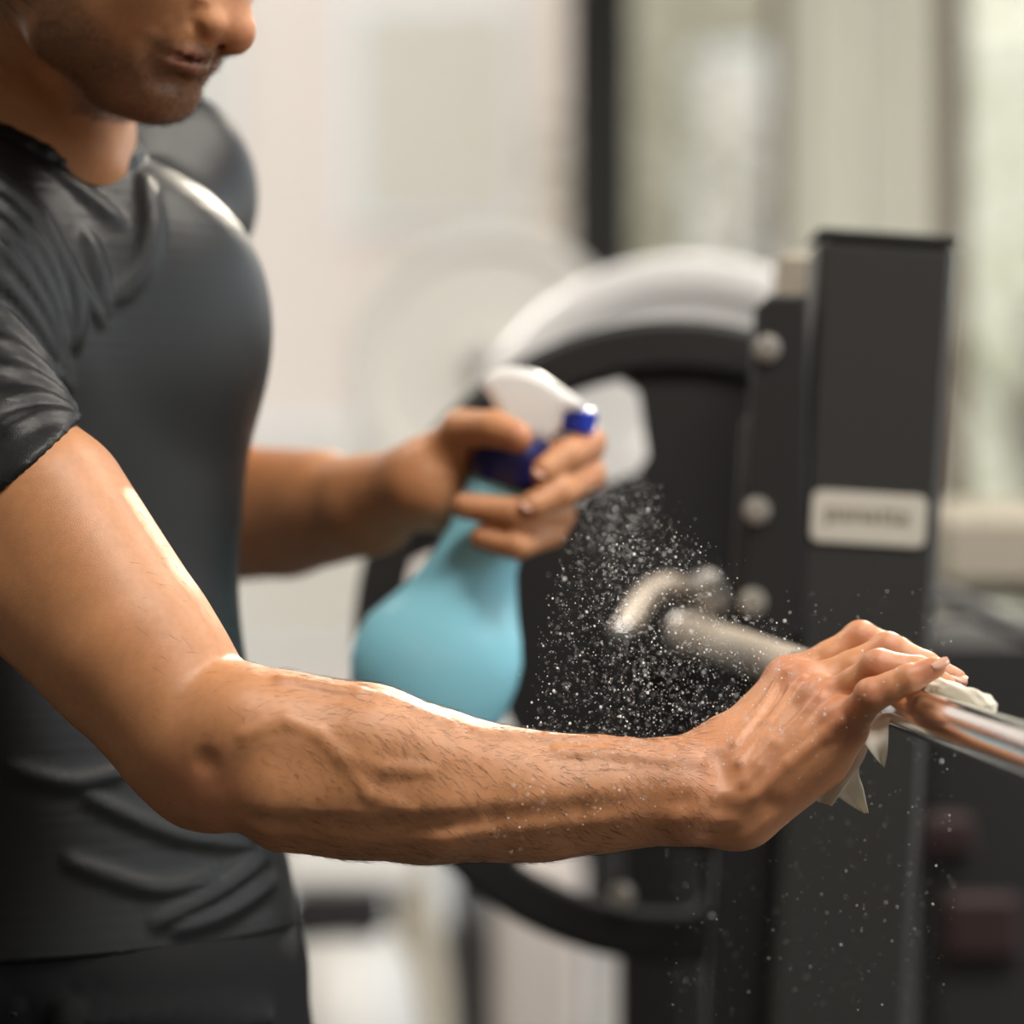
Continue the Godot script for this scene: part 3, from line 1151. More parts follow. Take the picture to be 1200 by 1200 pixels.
func build_person() -> void:
	HB = Basis(Vector3(0, 1, 0), -0.33) * Basis(Vector3(0, 0, 1), -0.36) * Basis(Vector3(1, 0, 0), 0.10)
	HO = P(90, 28, 1.895)
	# slide the head so that the base of the nose lies where the profile has it
	var want := HP(257, 53)
	HO += want - H(10.7, -2.7, 0)
	var man := thing("person", "man in a tight black short-sleeved shirt, bent over, wiping the bar and spraying", "person", Vector3.ZERO)
	var n1 := FastNoiseLite.new()
	n1.seed = 4
	n1.frequency = 28.0
	n1.fractal_octaves = 3
	var n2 := FastNoiseLite.new()
	n2.seed = 9
	n2.frequency = 190.0
	n2.fractal_octaves = 2
	var red := Vector3(0.46, 0.165, 0.095)
	# near arm
	var fr := Field.new()
	build_right_arm(fr)
	build_right_hand(fr)
	right_details(fr)
	var sk := Hide.new()
	nets(fr, Vector3(-0.42, 1.03, -1.98), Vector3(0.26, 1.42, -1.64), 0.0023, sk)
	var marks := []
	for q in [[1009, 742, 1.80, 0.012], [1041, 756, 1.775, 0.012], [1031, 776, 1.728, 0.012], [1022, 808, 1.706, 0.012], [1076, 784, 1.704, 0.009], [922, 786, 1.80, 0.016], [943, 797, 1.775, 0.015], [966, 818, 1.748, 0.015], [989, 845, 1.727, 0.014], [1096, 782, 1.705, 0.010], [1119, 798, 1.777, 0.011]]:
		marks.append([P(q[0], q[1], q[2]), q[3] * 1.5, red, 0.55])
	marks.append([P(245, 925, 1.71), 0.04, red, 0.5])
	marks.append([P(860, 900, 1.73), 0.09, red, 0.25])
	skin_tone(sk, n1, n2, marks, false)
	var arm_n := sk.v.size()
	# far arm and hand
	var fl := Field.new()
	build_left_arm(fl)
	nets(fl, Vector3(-0.30, 1.17, -2.47), Vector3(0.07, 1.52, -2.07), 0.0036, sk)
	skin_rest(sk, n1, n2, [[P(690, 520, 2.15), 0.02, red, 0.4], [P(690, 556, 2.15), 0.02, red, 0.4], [P(606, 511, 2.105), 0.02, red, 0.4]], false)
	# head and neck
	var fh := Field.new()
	build_neck(fh)
	build_head(fh)
	face_details(fh)
	var top := sk.v.size()
	nets(fh, Vector3(-0.46, 1.31, -2.13), Vector3(-0.11, 1.70, -1.79), 0.0023, sk)
	var lip := Vector3(0.36, 0.135, 0.085)
	var lips := []
	for q in [[232, 78], [226, 78], [218, 76], [209, 73], [202, 69], [234, 63.5], [222, 63], [210, 62.5]]:
		lips.append([fh.hit(q[0], q[1], 1.7, 2.1), 0.0060, lip, 0.85])
	for q in [[237, 62, 0.0], [224, 61, 1.1], [223, 79, 0.0], [214, 77, 1.1]]:
		lips.append([HP(q[0], q[1], q[2]), 0.0085, lip, 0.8])
		lips.append([flip(HP(q[0], q[1], q[2])), 0.0085, lip, 0.8])
	lips.append([HP(279, 40, 0.8), 0.02, red, 0.35])
	skin_rest(sk, n1, n2, lips, true)
	var body := obj("body", skin_mesh(sk), M.skin, man)
	# eyes under lowered lids
	for s in [-1.0, 1.0]:
		var e := obj("eye", lathe([[0, -0.0108], [0.005, -0.0095], [0.0092, -0.0055], [0.0108, 0], [0.0092, 0.0055], [0.005, 0.0095], [0, 0.0108]], 16), M.eye, body, Transform3D(Basis(), H(8.75, 1.55, 3.2 * s)))
	# fingernails
	nail(body, P(1101, 774.5, 1.7055), P(1100, 779, 1.711) - P(1065, 794, 1.712), Vector3(0.1, 0.9, 0.45), 0.0080, 0.0090)
	nail(body, P(1124, 790, 1.7785), P(1119, 798, 1.783) - P(1084, 783, 1.785), Vector3(0.25, 0.8, 0.5), 0.0100, 0.0105)
	nail(body, P(606, 503, 2.1135), P(606, 511, 2.116) - P(578, 500, 2.128), Vector3(0.1, 0.5, 0.85), 0.0115, 0.012)
	nail(body, P(634, 551, 2.1055), P(638, 552, 2.113) - P(664, 534, 2.126), Vector3(-0.2, 0.3, 0.9), 0.009, 0.0095)
	nail(body, P(620, 590, 2.0995), P(624, 592, 2.107) - P(655, 577, 2.118), Vector3(-0.2, 0.3, 0.9), 0.009, 0.0095)
	# shirt
	var fs := Field.new()
	fs.kmax = 0.04
	build_shirt(fs)
	shirt_details(fs)
	var sh := Hide.new()
	nets(fs, Vector3(-0.50, 0.98, -2.32), Vector3(-0.09, 1.56, -1.74), 0.0034, sh)
	obj("shirt", skin_mesh(sh), M.shirt, man)
	# trousers
	var ft := Field.new()
	build_trousers(ft)
	var tr := Hide.new()
	nets(ft, Vector3(-0.56, 0.05, -2.36), Vector3(-0.02, 1.06, -1.70), 0.011, tr)
	obj("trousers", skin_mesh(tr), M.trousers, man)
	build_hair(man, body, sk, arm_n, top)
	build_shoes(man, ft)

func skin_rest(s: Hide, f1: FastNoiseLite, f2: FastNoiseLite, marks: Array, beard: bool) -> void:
	var t := Hide.new()
	t.v = s.v.slice(s.c.size())
	skin_tone(t, f1, f2, marks, beard)
	s.c.append_array(t.c)

func build_shoes(man: Node, ft: Field) -> void:
	var F := Vector3(0.743, 0, 0.669)
	for q in ft.prims:
		if q.t == 0 and q.b.y < 0.12:
			var f := Field.new()
			f.group(0.01)
			var a := Vector3(q.b.x, 0.045, q.b.z)
			f.flat(a - F * 0.05, 0.042, a + F * 0.06, 0.046, Vector3.UP, 1.05, 0.01)
			f.flat(a + F * 0.06, 0.046, a + F * 0.16, 0.040, Vector3.UP, 1.35, 0.02)
			f.cap(a, 0.043, a + Vector3(0, 0.06, 0), 0.044, 0.02)
			var g := Prim.new()
			f.group(-0.003)
			g.t = 4
			g.n = Vector3.UP
			g.ra = 0.0
			f.put(g, 0.002, false)
			var s := Hide.new()
			nets(f, a + Vector3(-0.22, -0.06, -0.22), a + Vector3(0.24, 0.12, 0.24), 0.01, s)
			obj("shoe", skin_mesh(s), M.shoe, man)

func build_hair(man: Node, body: Node, sk: Hide, arm_n: int, head0: int) -> void:
	var rng := RandomNumberGenerator.new()
	rng.seed = 77
	# fine hairs of the near forearm, lying towards the little finger side
	var xfs := []
	var xw := P(830, 0, 1.75).x
	var xe := P(150, 0, 1.75).x
	var tries := 0
	while xfs.size() < 11000 and tries < 90000:
		tries += 1
		var i := rng.randi_range(0, arm_n - 1)
		var p := sk.v[i]
		if p.x > xw or p.x < xe or rng.randf() > 0.06 + 0.94 * smoothstep(P(240, 0, 1.75).x, P(480, 0, 1.75).x, p.x):
			continue
		var n := sk.n[i]
		var lie := Vector3(0.75, -0.55, 0.0) + Vector3(rng.randfn(0, 0.25), rng.randfn(0, 0.25), rng.randfn(0, 0.2))
		if n.y > 0.5:
			lie = Vector3(0.9, 0.25, 0.2) + Vector3(rng.randfn(0, 0.25), rng.randfn(0, 0.2), rng.randfn(0, 0.3))
		lie = (lie - n * lie.dot(n)).normalized()
		var dir := (lie + n * rng.randf_range(0.12, 0.45)).normalized()
		var b := aim(Vector3.ZERO, dir, n.cross(dir)).basis
		var l := rng.randf_range(0.5, 1.15)
		xfs.append(Transform3D(b.scaled_local(Vector3(1, l, 1)), p + Vector3(rng.randf_range(-1, 1), rng.randf_range(-1, 1), rng.randf_range(-1, 1)) * 0.0012 - n * 0.0006))
	strands("arm_hair", man, hair_mesh(0.0105, 0.000065, 0.3), M.hair, xfs)
	# stubble
	var st := []
	tries = 0
	var scalp := []
	while st.size() < 9000 and tries < 200000:
		tries += 1
		var i := rng.randi_range(head0, sk.v.size() - 1)
		var p := sk.v[i]
		if rng.randf() > beard_mask(p):
			continue
		var n := sk.n[i]
		var down := (HB * Vector3(0.3, -1, 0)).normalized()
		var dir := (n * 0.8 + down * 0.6 + Vector3(rng.randfn(0, 0.3), rng.randfn(0, 0.3), rng.randfn(0, 0.3))).normalized()
		st.append(Transform3D(aim(Vector3.ZERO, dir, HB.z).basis.scaled_local(Vector3(1, rng.randf_range(0.5, 1.2), 1)), p + Vector3(rng.randf_range(-1, 1), rng.randf_range(-1, 1), rng.randf_range(-1, 1)) * 0.0015 - n * 0.0004))
	strands("beard", man, hair_mesh(0.0026, 0.00008, 0.2), M.beard, st)
	# short hair on the scalp
	tries = 0
	while scalp.size() < 9000 and tries < 200000:
		tries += 1
		var i := rng.randi_range(head0, sk.v.size() - 1)
		var p := sk.v[i]
		var q := HB.transposed() * (p - HO) * (100.0 / HS)
		var line := 8.2 if q.x > 6.0 else (8.2 - (6.0 - q.x) * 1.55 if q.x > 1.5 else (1.2 if q.x > -2.5 else -3.0))
		if q.y < line or (absf(q.z) > 6.9 and q.x > -2.6 and q.y < 3.6):
			continue
		var n := sk.n[i]
		var dir := (n + HB * Vector3(0.35, 0.1, 0.0) + Vector3(rng.randfn(0, 0.2), rng.randfn(0, 0.2), rng.randfn(0, 0.2))).normalized()
		scalp.append(Transform3D(aim(Vector3.ZERO, dir, HB.z).basis.scaled_local(Vector3(5, rng.randf_range(0.7, 1.2), 5)), p - n * 0.001))
	strands("hair", man, hair_mesh(0.022, 0.0001, 0.4), M.beard, scalp)
	for s in [-1.0, 1.0]:
		var br := []
		for k in 160:
			var t := rng.randf()
			var p := H(9.9 - 1.5 * t * t, 3.9 + 0.5 * sin(t * 2.6), (1.0 + 3.6 * t) * s) + HB.x * 0.004
			br.append(Transform3D(aim(Vector3.ZERO, (HB * Vector3(-0.1, 0.35, s)).normalized(), HB.x).basis.scaled_local(Vector3(2, rng.randf_range(0.8, 1.6), 2)), p + HB * Vector3(0, rng.randf_range(-1, 1) * 0.003, 0)))
		strands("eyebrow", man, hair_mesh(0.006, 0.0001, 0.3), M.beard, br)

# ---------- the gym ----------
const BACK := -7.2
const FRONT := 3.2
const LEFT := -5.0
const RIGHT := 4.6
const TOP := 4.6

func slabx(called: String, lo: Vector3, hi: Vector3, m: Material) -> MeshInstance3D:
	return struct(called, boxm(hi - lo, 0.003), m, Transform3D(Basis(), (lo + hi) * 0.5))

func build_room() -> void:
	slabx("floor", Vector3(LEFT - 0.2, -0.2, BACK - 0.25), Vector3(RIGHT + 0.2, 0, FRONT + 0.2), M.floor)
	slabx("ceiling", Vector3(LEFT - 0.2, TOP, BACK - 0.25), Vector3(RIGHT + 0.2, TOP + 0.2, FRONT + 0.2), M.ceiling)
	slabx("wall_left", Vector3(LEFT - 0.2, 0, BACK - 0.25), Vector3(LEFT, TOP, FRONT), M.wall)
	slabx("wall_front", Vector3(LEFT - 0.2, 0, FRONT), Vector3(RIGHT + 0.2, TOP, FRONT + 0.2), M.wall)
	# right wall with a band of windows
	slabx("wall_right", Vector3(RIGHT, 0, BACK - 0.25), Vector3(RIGHT + 0.2, 0.9, FRONT), M.wall)
	slabx("trim_1", Vector3(RIGHT, 3.9, BACK - 0.25), Vector3(RIGHT + 0.2, TOP, FRONT), M.wall)
	for k in 5:
		var z := BACK + k * 2.6
		slabx("trim_%d" % (k + 2), Vector3(RIGHT, 0.9, z - 0.15), Vector3(RIGHT + 0.2, 3.9, z + 0.15), M.wall)
	# back wall: glass from a low sill to the ceiling
	slabx("wall_back", Vector3(LEFT, 0, BACK - 0.25), Vector3(RIGHT, 0.35, BACK), M.wall)
	slabx("trim_7", Vector3(LEFT, 4.45, BACK - 0.25), Vector3(RIGHT, TOP, BACK), M.wall)
	var posts := [[-4.9, 0.2, "f"], [-2.6, 0.14, "f"], [0.193, 0.135, "f"], [2.15, 0.14, "f"], [4.5, 0.2, "f"]]
	var n := 1
	for i in posts.size():
		var p: Array = posts[i]
		slabx("trim_%d" % (8 + i), Vector3(p[0] - p[1] * 0.5, 0.35, BACK - 0.2), Vector3(p[0] + p[1] * 0.5, 4.45, BACK - 0.02), M.frame)
		if i:
			var a: float = posts[i - 1][0] + posts[i - 1][1] * 0.5
			var b: float = p[0] - p[1] * 0.5
			var w := struct("window_%d" % n, boxm(Vector3(b - a, 4.1, 0.012), 0.002), M.glass, Transform3D(Basis(), Vector3((a + b) * 0.5, 2.4, BACK - 0.11)))
			n += 1

func build_lamps() -> void:
	for s in [[0.75, 3.6, -0.65, 8.8], [-2.6, 3.25, -0.8, 0.7], [2.4, 3.25, -1.2, 0.7], [-1.6, 3.25, -2.9, 5.0], [1.4, 3.25, -2.7, 5.0]]:  # all out of view: key inferred from the shading, the others added as fill
		var names := {0.75: "above the chrome bar", -2.6: "left of the man, added unseen as fill", 2.4: "right of the man, added unseen as fill", -1.6: "at the back on the left, added unseen to light the plates", 1.4: "at the back on the right, added unseen to light the plates"}
		var t := thing("key_fill_lamp", "flat rectangular hanging lamp " + names[s[0]], "lamp", Vector3(s[0], s[1], s[2]), "hanging lamps")
		obj("housing", boxm(Vector3(1.5, 0.05, 0.6), 0.006), M.white_paint, t, Transform3D(Basis(), Vector3(0, 0.03, 0)))
		obj("lamp_panel", boxm(Vector3(1.44, 0.006, 0.54), 0.001), M.lamp, t, Transform3D(Basis(), Vector3(0, 0.002, 0)))
		for q in [-0.6, 0.6]:
			obj("cable", tube([Vector3(q, 0.055, 0), Vector3(q, TOP - s[1], 0)], [0.003, 0.003], 6), M.frame, t)
		var l := AreaLight3D.new()
		l.name = "lamp_light"
		l.area_size = Vector2(1.44, 0.54)
		l.light_energy = s[3]
		l.light_color = Color(1.0, 0.97, 0.93)
		l.area_range = 20.0
		l.shadow_enabled = true
		l.rotation.x = -PI / 2
		l.position = Vector3(0, -0.006, 0)
		t.add_child(l)


func bar_at(px: float) -> Vector3:      # centre line of the chrome bar
	return P(px, 830.0 + 0.35 * (px - 1060.0), 1.0 / (0.568 + (px - 1060.0) * 0.00059))

func build_bar() -> void:
	var a := bar_at(1700)
	var b := bar_at(806)
	var t := thing("chrome_bar", "round chrome bar the man wipes, with a bent hook at its far end", "bar", Vector3.ZERO)
	var pts := []
	var rr := []
	var dir := (b - a).normalized()
	var len := (b - a).length()
	for i in 25:
		pts.append(a.lerp(b, i / 24.0))
		rr.append(0.0125)
	obj("shaft", tube([a - dir * 0.001] + pts, [0.0105] + rr, 40), M.chrome, t)
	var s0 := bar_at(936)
	obj("painted_reflection", tube([s0, s0 + dir * 0.002, b - dir * 0.004, b - dir * 0.002], [0.0126, 0.0138, 0.0138, 0.0126], 32), M.reflection_beige, t)  # added shell over the far chrome; its matte beige stands for a reflection
	obj("collar", tube([b - dir * 0.012, b - dir * 0.010, b + dir * 0.018, b + dir * 0.020], [0.014, 0.0165, 0.0165, 0.014], 32), M.steel, t)
	var hook := PA([[812, 742, 2.400], [818, 716, 2.43], [806, 697, 2.43], [784, 687, 2.42], [764, 694, 2.41], [748, 713, 2.40], [735, 735, 2.39]])
	var cv := Curve3D.new()
	for i in hook.size():
		var tg: Vector3 = (hook[mini(i + 1, hook.size() - 1)] - hook[maxi(i - 1, 0)]) * 0.2
		cv.add_point(hook[i], -tg, tg)
	var hp := []
	var hr := []
	for i in 25:
		hp.append(cv.sample_baked(cv.get_baked_length() * i / 24.0, true))
		hr.append(0.0098)
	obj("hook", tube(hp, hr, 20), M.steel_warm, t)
	obj("end_cap", lathe([[0, -0.008], [0.006, -0.0075], [0.0082, -0.004], [0.0085, 0], [0.0082, 0.004], [0.006, 0.0075], [0, 0.008]], 20), M.chrome, t, Transform3D(Basis(), P(729, 740, 2.378)))

func build_bottle() -> void:
	var base := P(494, 862, 2.17)
	var top := P(612, 505, 2.15)
	var xf := aim(base, top, Vector3(0, 0, 1))
	# aim() gives x = up x y; make local z face the lens
	var y := xf.basis.y
	var z := (Vector3(0, 0, 1) - y * y.z).normalized()
	xf.basis = Basis(y.cross(z), y, z)
	var t := thing("spray_bottle", "light blue spray bottle with a white trigger head, held in his far hand", "bottle", Vector3.ZERO)
	t.transform = xf
	var u := 0.000555      # metres per measured pixel at that distance
	var rows := [[0, 0, 40], [2, -2, 55], [10, -6, 72], [24, -8, 84], [42, -10, 93], [65, -12, 99], [92, -11, 100], [118, -9, 95], [142, -6, 83], [165, -4, 70], [190, -3, 59], [215, -3, 50], [250, -2, 45], [290, -1, 43], [318, 0, 42], [326, 0, 30], [352, 0, 27]]
	var rings := []
	for r in rows:
		var ring := []
		for k in 48:
			var an := TAU * k / 48
			var hw: float = r[2] * u
			var hd: float = minf(hw, 0.024 + 0.42 * maxf(hw - 0.024, 0.0))
			ring.append(Vector3(r[1] * u + hw * cos(an), r[0] * u, hd * sin(an)))
		rings.append(ring)
	obj("bottle_body", loft(rings), M.bottle, t)
	var c := Vector3(0, 322 * u, 0)
	obj("collar", lathe([[0.0245, -0.004], [0.026, -0.003], [0.0265, 0.004], [0.0262, 0.018], [0.023, 0.026], [0.019, 0.030], [0.0, 0.030]], 40), M.navy, t, Transform3D(Basis(), c))
	# trigger head: the side outline, given depth
	var inv := xf.affine_inverse()
	var poly := PackedVector2Array()
	for q in [[564, 452], [567, 442], [576, 435], [590, 431], [606, 430], [622, 432], [636, 438], [652, 449], [668, 460], [682, 470], [686, 476], [678, 481], [668, 479], [661, 484], [656, 492], [652, 506], [642, 516], [620, 512], [602, 505], [597, 499], [590, 498], [586, 489], [580, 474], [572, 462]]:
		var v: Vector3 = inv * P(q[0], q[1], 2.152)
		poly.append(Vector2(v.x, v.y))
	obj("trigger_head", slab(poly, 0.027, 0.006), M.white_plastic, t)
	var na: Vector3 = inv * P(664, 490, 2.152)
	var nb: Vector3 = inv * P(694, 496, 2.145)
	obj("nozzle", loft(square_rings(na, nb, 0.0082)), M.blue, t)
	var la: Array = []
	for q in [[655, 500], [662, 515], [672, 530], [680, 548]]:
		la.append(inv * P(q[0], q[1], 2.155))
	obj("trigger", tube(la, [0.006, 0.0055, 0.005, 0.004], 12), M.white_plastic, t)
	obj("dip_tube", tube([Vector3(0, 320 * u, 0), Vector3(-0.004, 150 * u, 0), Vector3(-0.012, 12 * u, 0)], [0.0024, 0.0024, 0.0024], 8), M.white_plastic, t)

func square_rings(a: Vector3, b: Vector3, r: float) -> Array:
	var xf := aim(a, b, Vector3(0, 0, 1))
	var l := (b - a).length()
	var out := []
	for q in [[0.0, 0.85], [0.06, 1.0], [0.94, 1.0], [1.0, 0.86]]:
		var ring := []
		for k in 32:
			var an := TAU * k / 32
			var e := Vector2(cos(an), sin(an))
			var s := 1.0 / pow(pow(absf(e.x), 5.0) + pow(absf(e.y), 5.0), 0.2)
			ring.append(xf * Vector3(e.x * s * r * q[1], l * q[0], e.y * s * r * q[1]))
		out.append(ring)
	return out

# A sheet of cloth between two edge lines, with ripples and a hem's thickness.
func sheet(left: Array, right: Array, wave: float, cycles: float) -> Array:
	var n := 17
	var rings := []
	var ca := Curve3D.new()
	var cb := Curve3D.new()
	for e in [[left, ca], [right, cb]]:
		for i in e[0].size():
			var tg: Vector3 = (e[0][mini(i + 1, e[0].size() - 1)] - e[0][maxi(i - 1, 0)]) * 0.17
			e[1].add_point(e[0][i], -tg, tg)
	for i in n:
		var v := i / float(n - 1)
		var a: Vector3 = ca.sample_baked(ca.get_baked_length() * v, true)
		var b: Vector3 = cb.sample_baked(cb.get_baked_length() * v, true)
		var ring := []
		for k in 15:
			var s := k / 14.0
			var p := a.lerp(b, s)
			p.z += wave * sin(TAU * cycles * s + 2.0 * v + 0.7) * (0.4 + v) + wave * 0.5 * sin(9.0 * v + 5.0 * s)
			ring.append(p + Vector3(0, 0, 0.0005))
		var m := ring.size()
		for k in range(m - 1, -1, -1):
			ring.append(ring[k] - Vector3(0, 0, 0.0010))
		rings.append(ring)
	return rings

func build_cloth() -> void:
	var t := thing("cleaning_cloth", "crumpled white cleaning cloth pressed between the hand and the chrome bar", "cloth", Vector3.ZERO)
	# the part wrapped over the bar
	var rings := []
	for i in 25:
		var v := i / 24.0
		var c := bar_at(lerpf(1000, 1056, v))
		var dir := (bar_at(1100) - bar_at(1020)).normalized()
		var side := dir.cross(Vector3.UP).normalized()
		var up := side.cross(dir)
		var ring := []
		for k in 21:
			var an := lerpf(-0.25 * PI, 1.02 * PI, k / 20.0)
			var r := 0.0145 + 0.0012 * sin(k * 1.1 + v * 9.0) + 0.0009 * sin(k * 2.3 - v * 17.0)
			ring.append(c + (side * cos(an) + up * sin(an)) * r)
		for k in range(20, -1, -1):
			var an := lerpf(-0.25 * PI, 1.02 * PI, k / 20.0)
			ring.append(c + (side * cos(an) + up * sin(an)) * 0.0128)
		rings.append(ring)
	obj("wrap", loft(rings), M.cloth, t)
	# the roll that comes out past the fingertips, along the top of the bar
	var path := PA([[1062, 803, 1.760], [1082, 803, 1.742], [1100, 806, 1.725], [1122, 812, 1.700], [1143, 819, 1.680], [1158, 825, 1.665], [1166, 829, 1.658]])
	var rr := [0.0030, 0.0045, 0.0058, 0.0058, 0.0052, 0.0048, 0.0030]
	var roll := []
	for i in path.size() * 4 - 3:
		var f := i / 4.0
		var j := mini(int(f), path.size() - 2)
		var p: Vector3 = path[j].lerp(path[j + 1], f - j)
		var r: float = lerpf(rr[j], rr[j + 1], f - j)
		var ring := []
		for k in 24:
			var an := TAU * k / 24
			var q := r * (1.0 + 0.16 * sin(3.0 * an + f * 2.1) + 0.10 * sin(5.0 * an - f * 3.3))
			ring.append(p + Vector3(0.5 * cos(an), 1.0 * sin(an), -0.87 * cos(an)) * q * Vector3(1.2, 0.85, 1.2))
		roll.append(ring)
	obj("roll", loft(roll), M.cloth, t)
	# loose ends below the palm
	obj("loose_end", loft(sheet(PA([[1024, 836, 1.752], [1014, 852, 1.746], [1011, 868, 1.742], [1022, 884, 1.740], [1034, 898, 1.741]]), PA([[1052, 836, 1.748], [1042, 846, 1.744], [1041, 862, 1.740], [1040, 880, 1.738], [1036, 899, 1.740]]), 0.0016, 0.8)), M.cloth, t)
	obj("loose_end", loft(sheet(PA([[965, 880, 1.762], [955, 905, 1.756], [952, 925, 1.752], [957, 939, 1.750]]), PA([[1024, 850, 1.756], [1014, 885, 1.750], [996, 915, 1.747], [974, 944, 1.747]]), 0.0016, 0.9)), M.cloth, t)
	obj("loose_end", loft(sheet(PA([[975, 890, 1.766], [975, 915, 1.762], [980, 932, 1.760], [1012, 953, 1.756]]), PA([[1010, 885, 1.764], [1006, 905, 1.758], [1012, 925, 1.755], [1017, 952, 1.754]]), 0.0022, 1.0)), M.cloth, t)

func sector(r0: float, r1: float, a0: float, a1: float, round_ := 0.012) -> PackedVector2Array:
	var p := PackedVector2Array()
	for i in 13:
		var a := deg_to_rad(lerpf(a0, a1, i / 12.0))
		p.append(Vector2(cos(a), sin(a)) * r1)
	for i in 13:
		var a := deg_to_rad(lerpf(a1, a0, i / 12.0))
		p.append(Vector2(cos(a), sin(a)) * r0)
	var o := Geometry2D.offset_polygon(p, -round_, Geometry2D.JOIN_ROUND)
	var q := Geometry2D.offset_polygon(o[0], round_ * 0.98, Geometry2D.JOIN_ROUND)
	return q[0]

func disc(called: String, label: String, c: Vector3, r: float, thick: float, m: Material, holes: Array, hub: float, group: String, right_cut := 0.0) -> Node3D:
	var t := thing(called, label, "weight plate" if group else "machine guard", c, group)
	var csg := CSGCombiner3D.new()
	csg.name = "plate"
	t.add_child(csg)
	var h := thick * 0.5
	var prof := PackedVector2Array([Vector2(0.0265, -h * 0.75), Vector2(hub, -h * 0.75), Vector2(hub + 0.006, -h * 0.45), Vector2(r * 0.83, -h * 0.45), Vector2(r * 0.86, -h), Vector2(r - 0.006, -h), Vector2(r, -h + 0.006), Vector2(r, h - 0.006), Vector2(r - 0.006, h), Vector2(r * 0.86, h), Vector2(r * 0.83, h * 0.45), Vector2(hub + 0.006, h * 0.45), Vector2(hub, h * 0.75), Vector2(0.0265, h * 0.75)])
	var body := CSGPolygon3D.new()
	body.polygon = prof
	body.mode = CSGPolygon3D.MODE_SPIN
	body.spin_sides = 72
	body.smooth_faces = false
	body.rotation.x = PI / 2
	body.material = m
	csg.add_child(body)
	if right_cut > 0.0:      # the guard ends straight behind the upright
		var side := CSGBox3D.new()
		side.size = Vector3(0.4, 1.0, 0.4)
		side.position.x = right_cut + 0.2
		side.operation = CSGShape3D.OPERATION_SUBTRACTION
		side.material = m
		csg.add_child(side)
	for hp in holes:
		var cut := CSGPolygon3D.new()
		cut.polygon = hp
		cut.depth = 0.3
		cut.position.z = 0.15
		cut.operation = CSGShape3D.OPERATION_SUBTRACTION
		cut.material = m
		csg.add_child(cut)
	obj("hub_ring", lathe([[0.0265, -h * 1.05], [0.034, -h * 1.05], [0.036, -h * 0.9], [0.036, h * 0.9], [0.034, h * 1.05], [0.0265, h * 1.05]], 32), M.steel if group else M.black, t, Transform3D(Basis(Vector3.RIGHT, PI / 2), Vector3.ZERO))
	return t

func bolt(parent: Node, p: Vector3, r: float, m: Material) -> void:
	var b := obj("bolt", lathe([[0, 0], [r * 1.25, 0], [r * 1.25, r * 0.18], [r, r * 0.2], [r, r * 0.75], [r * 0.85, r * 0.9], [0, r * 0.9]], 24, false), m, parent, Transform3D(Basis(Vector3.RIGHT, PI / 2), p))

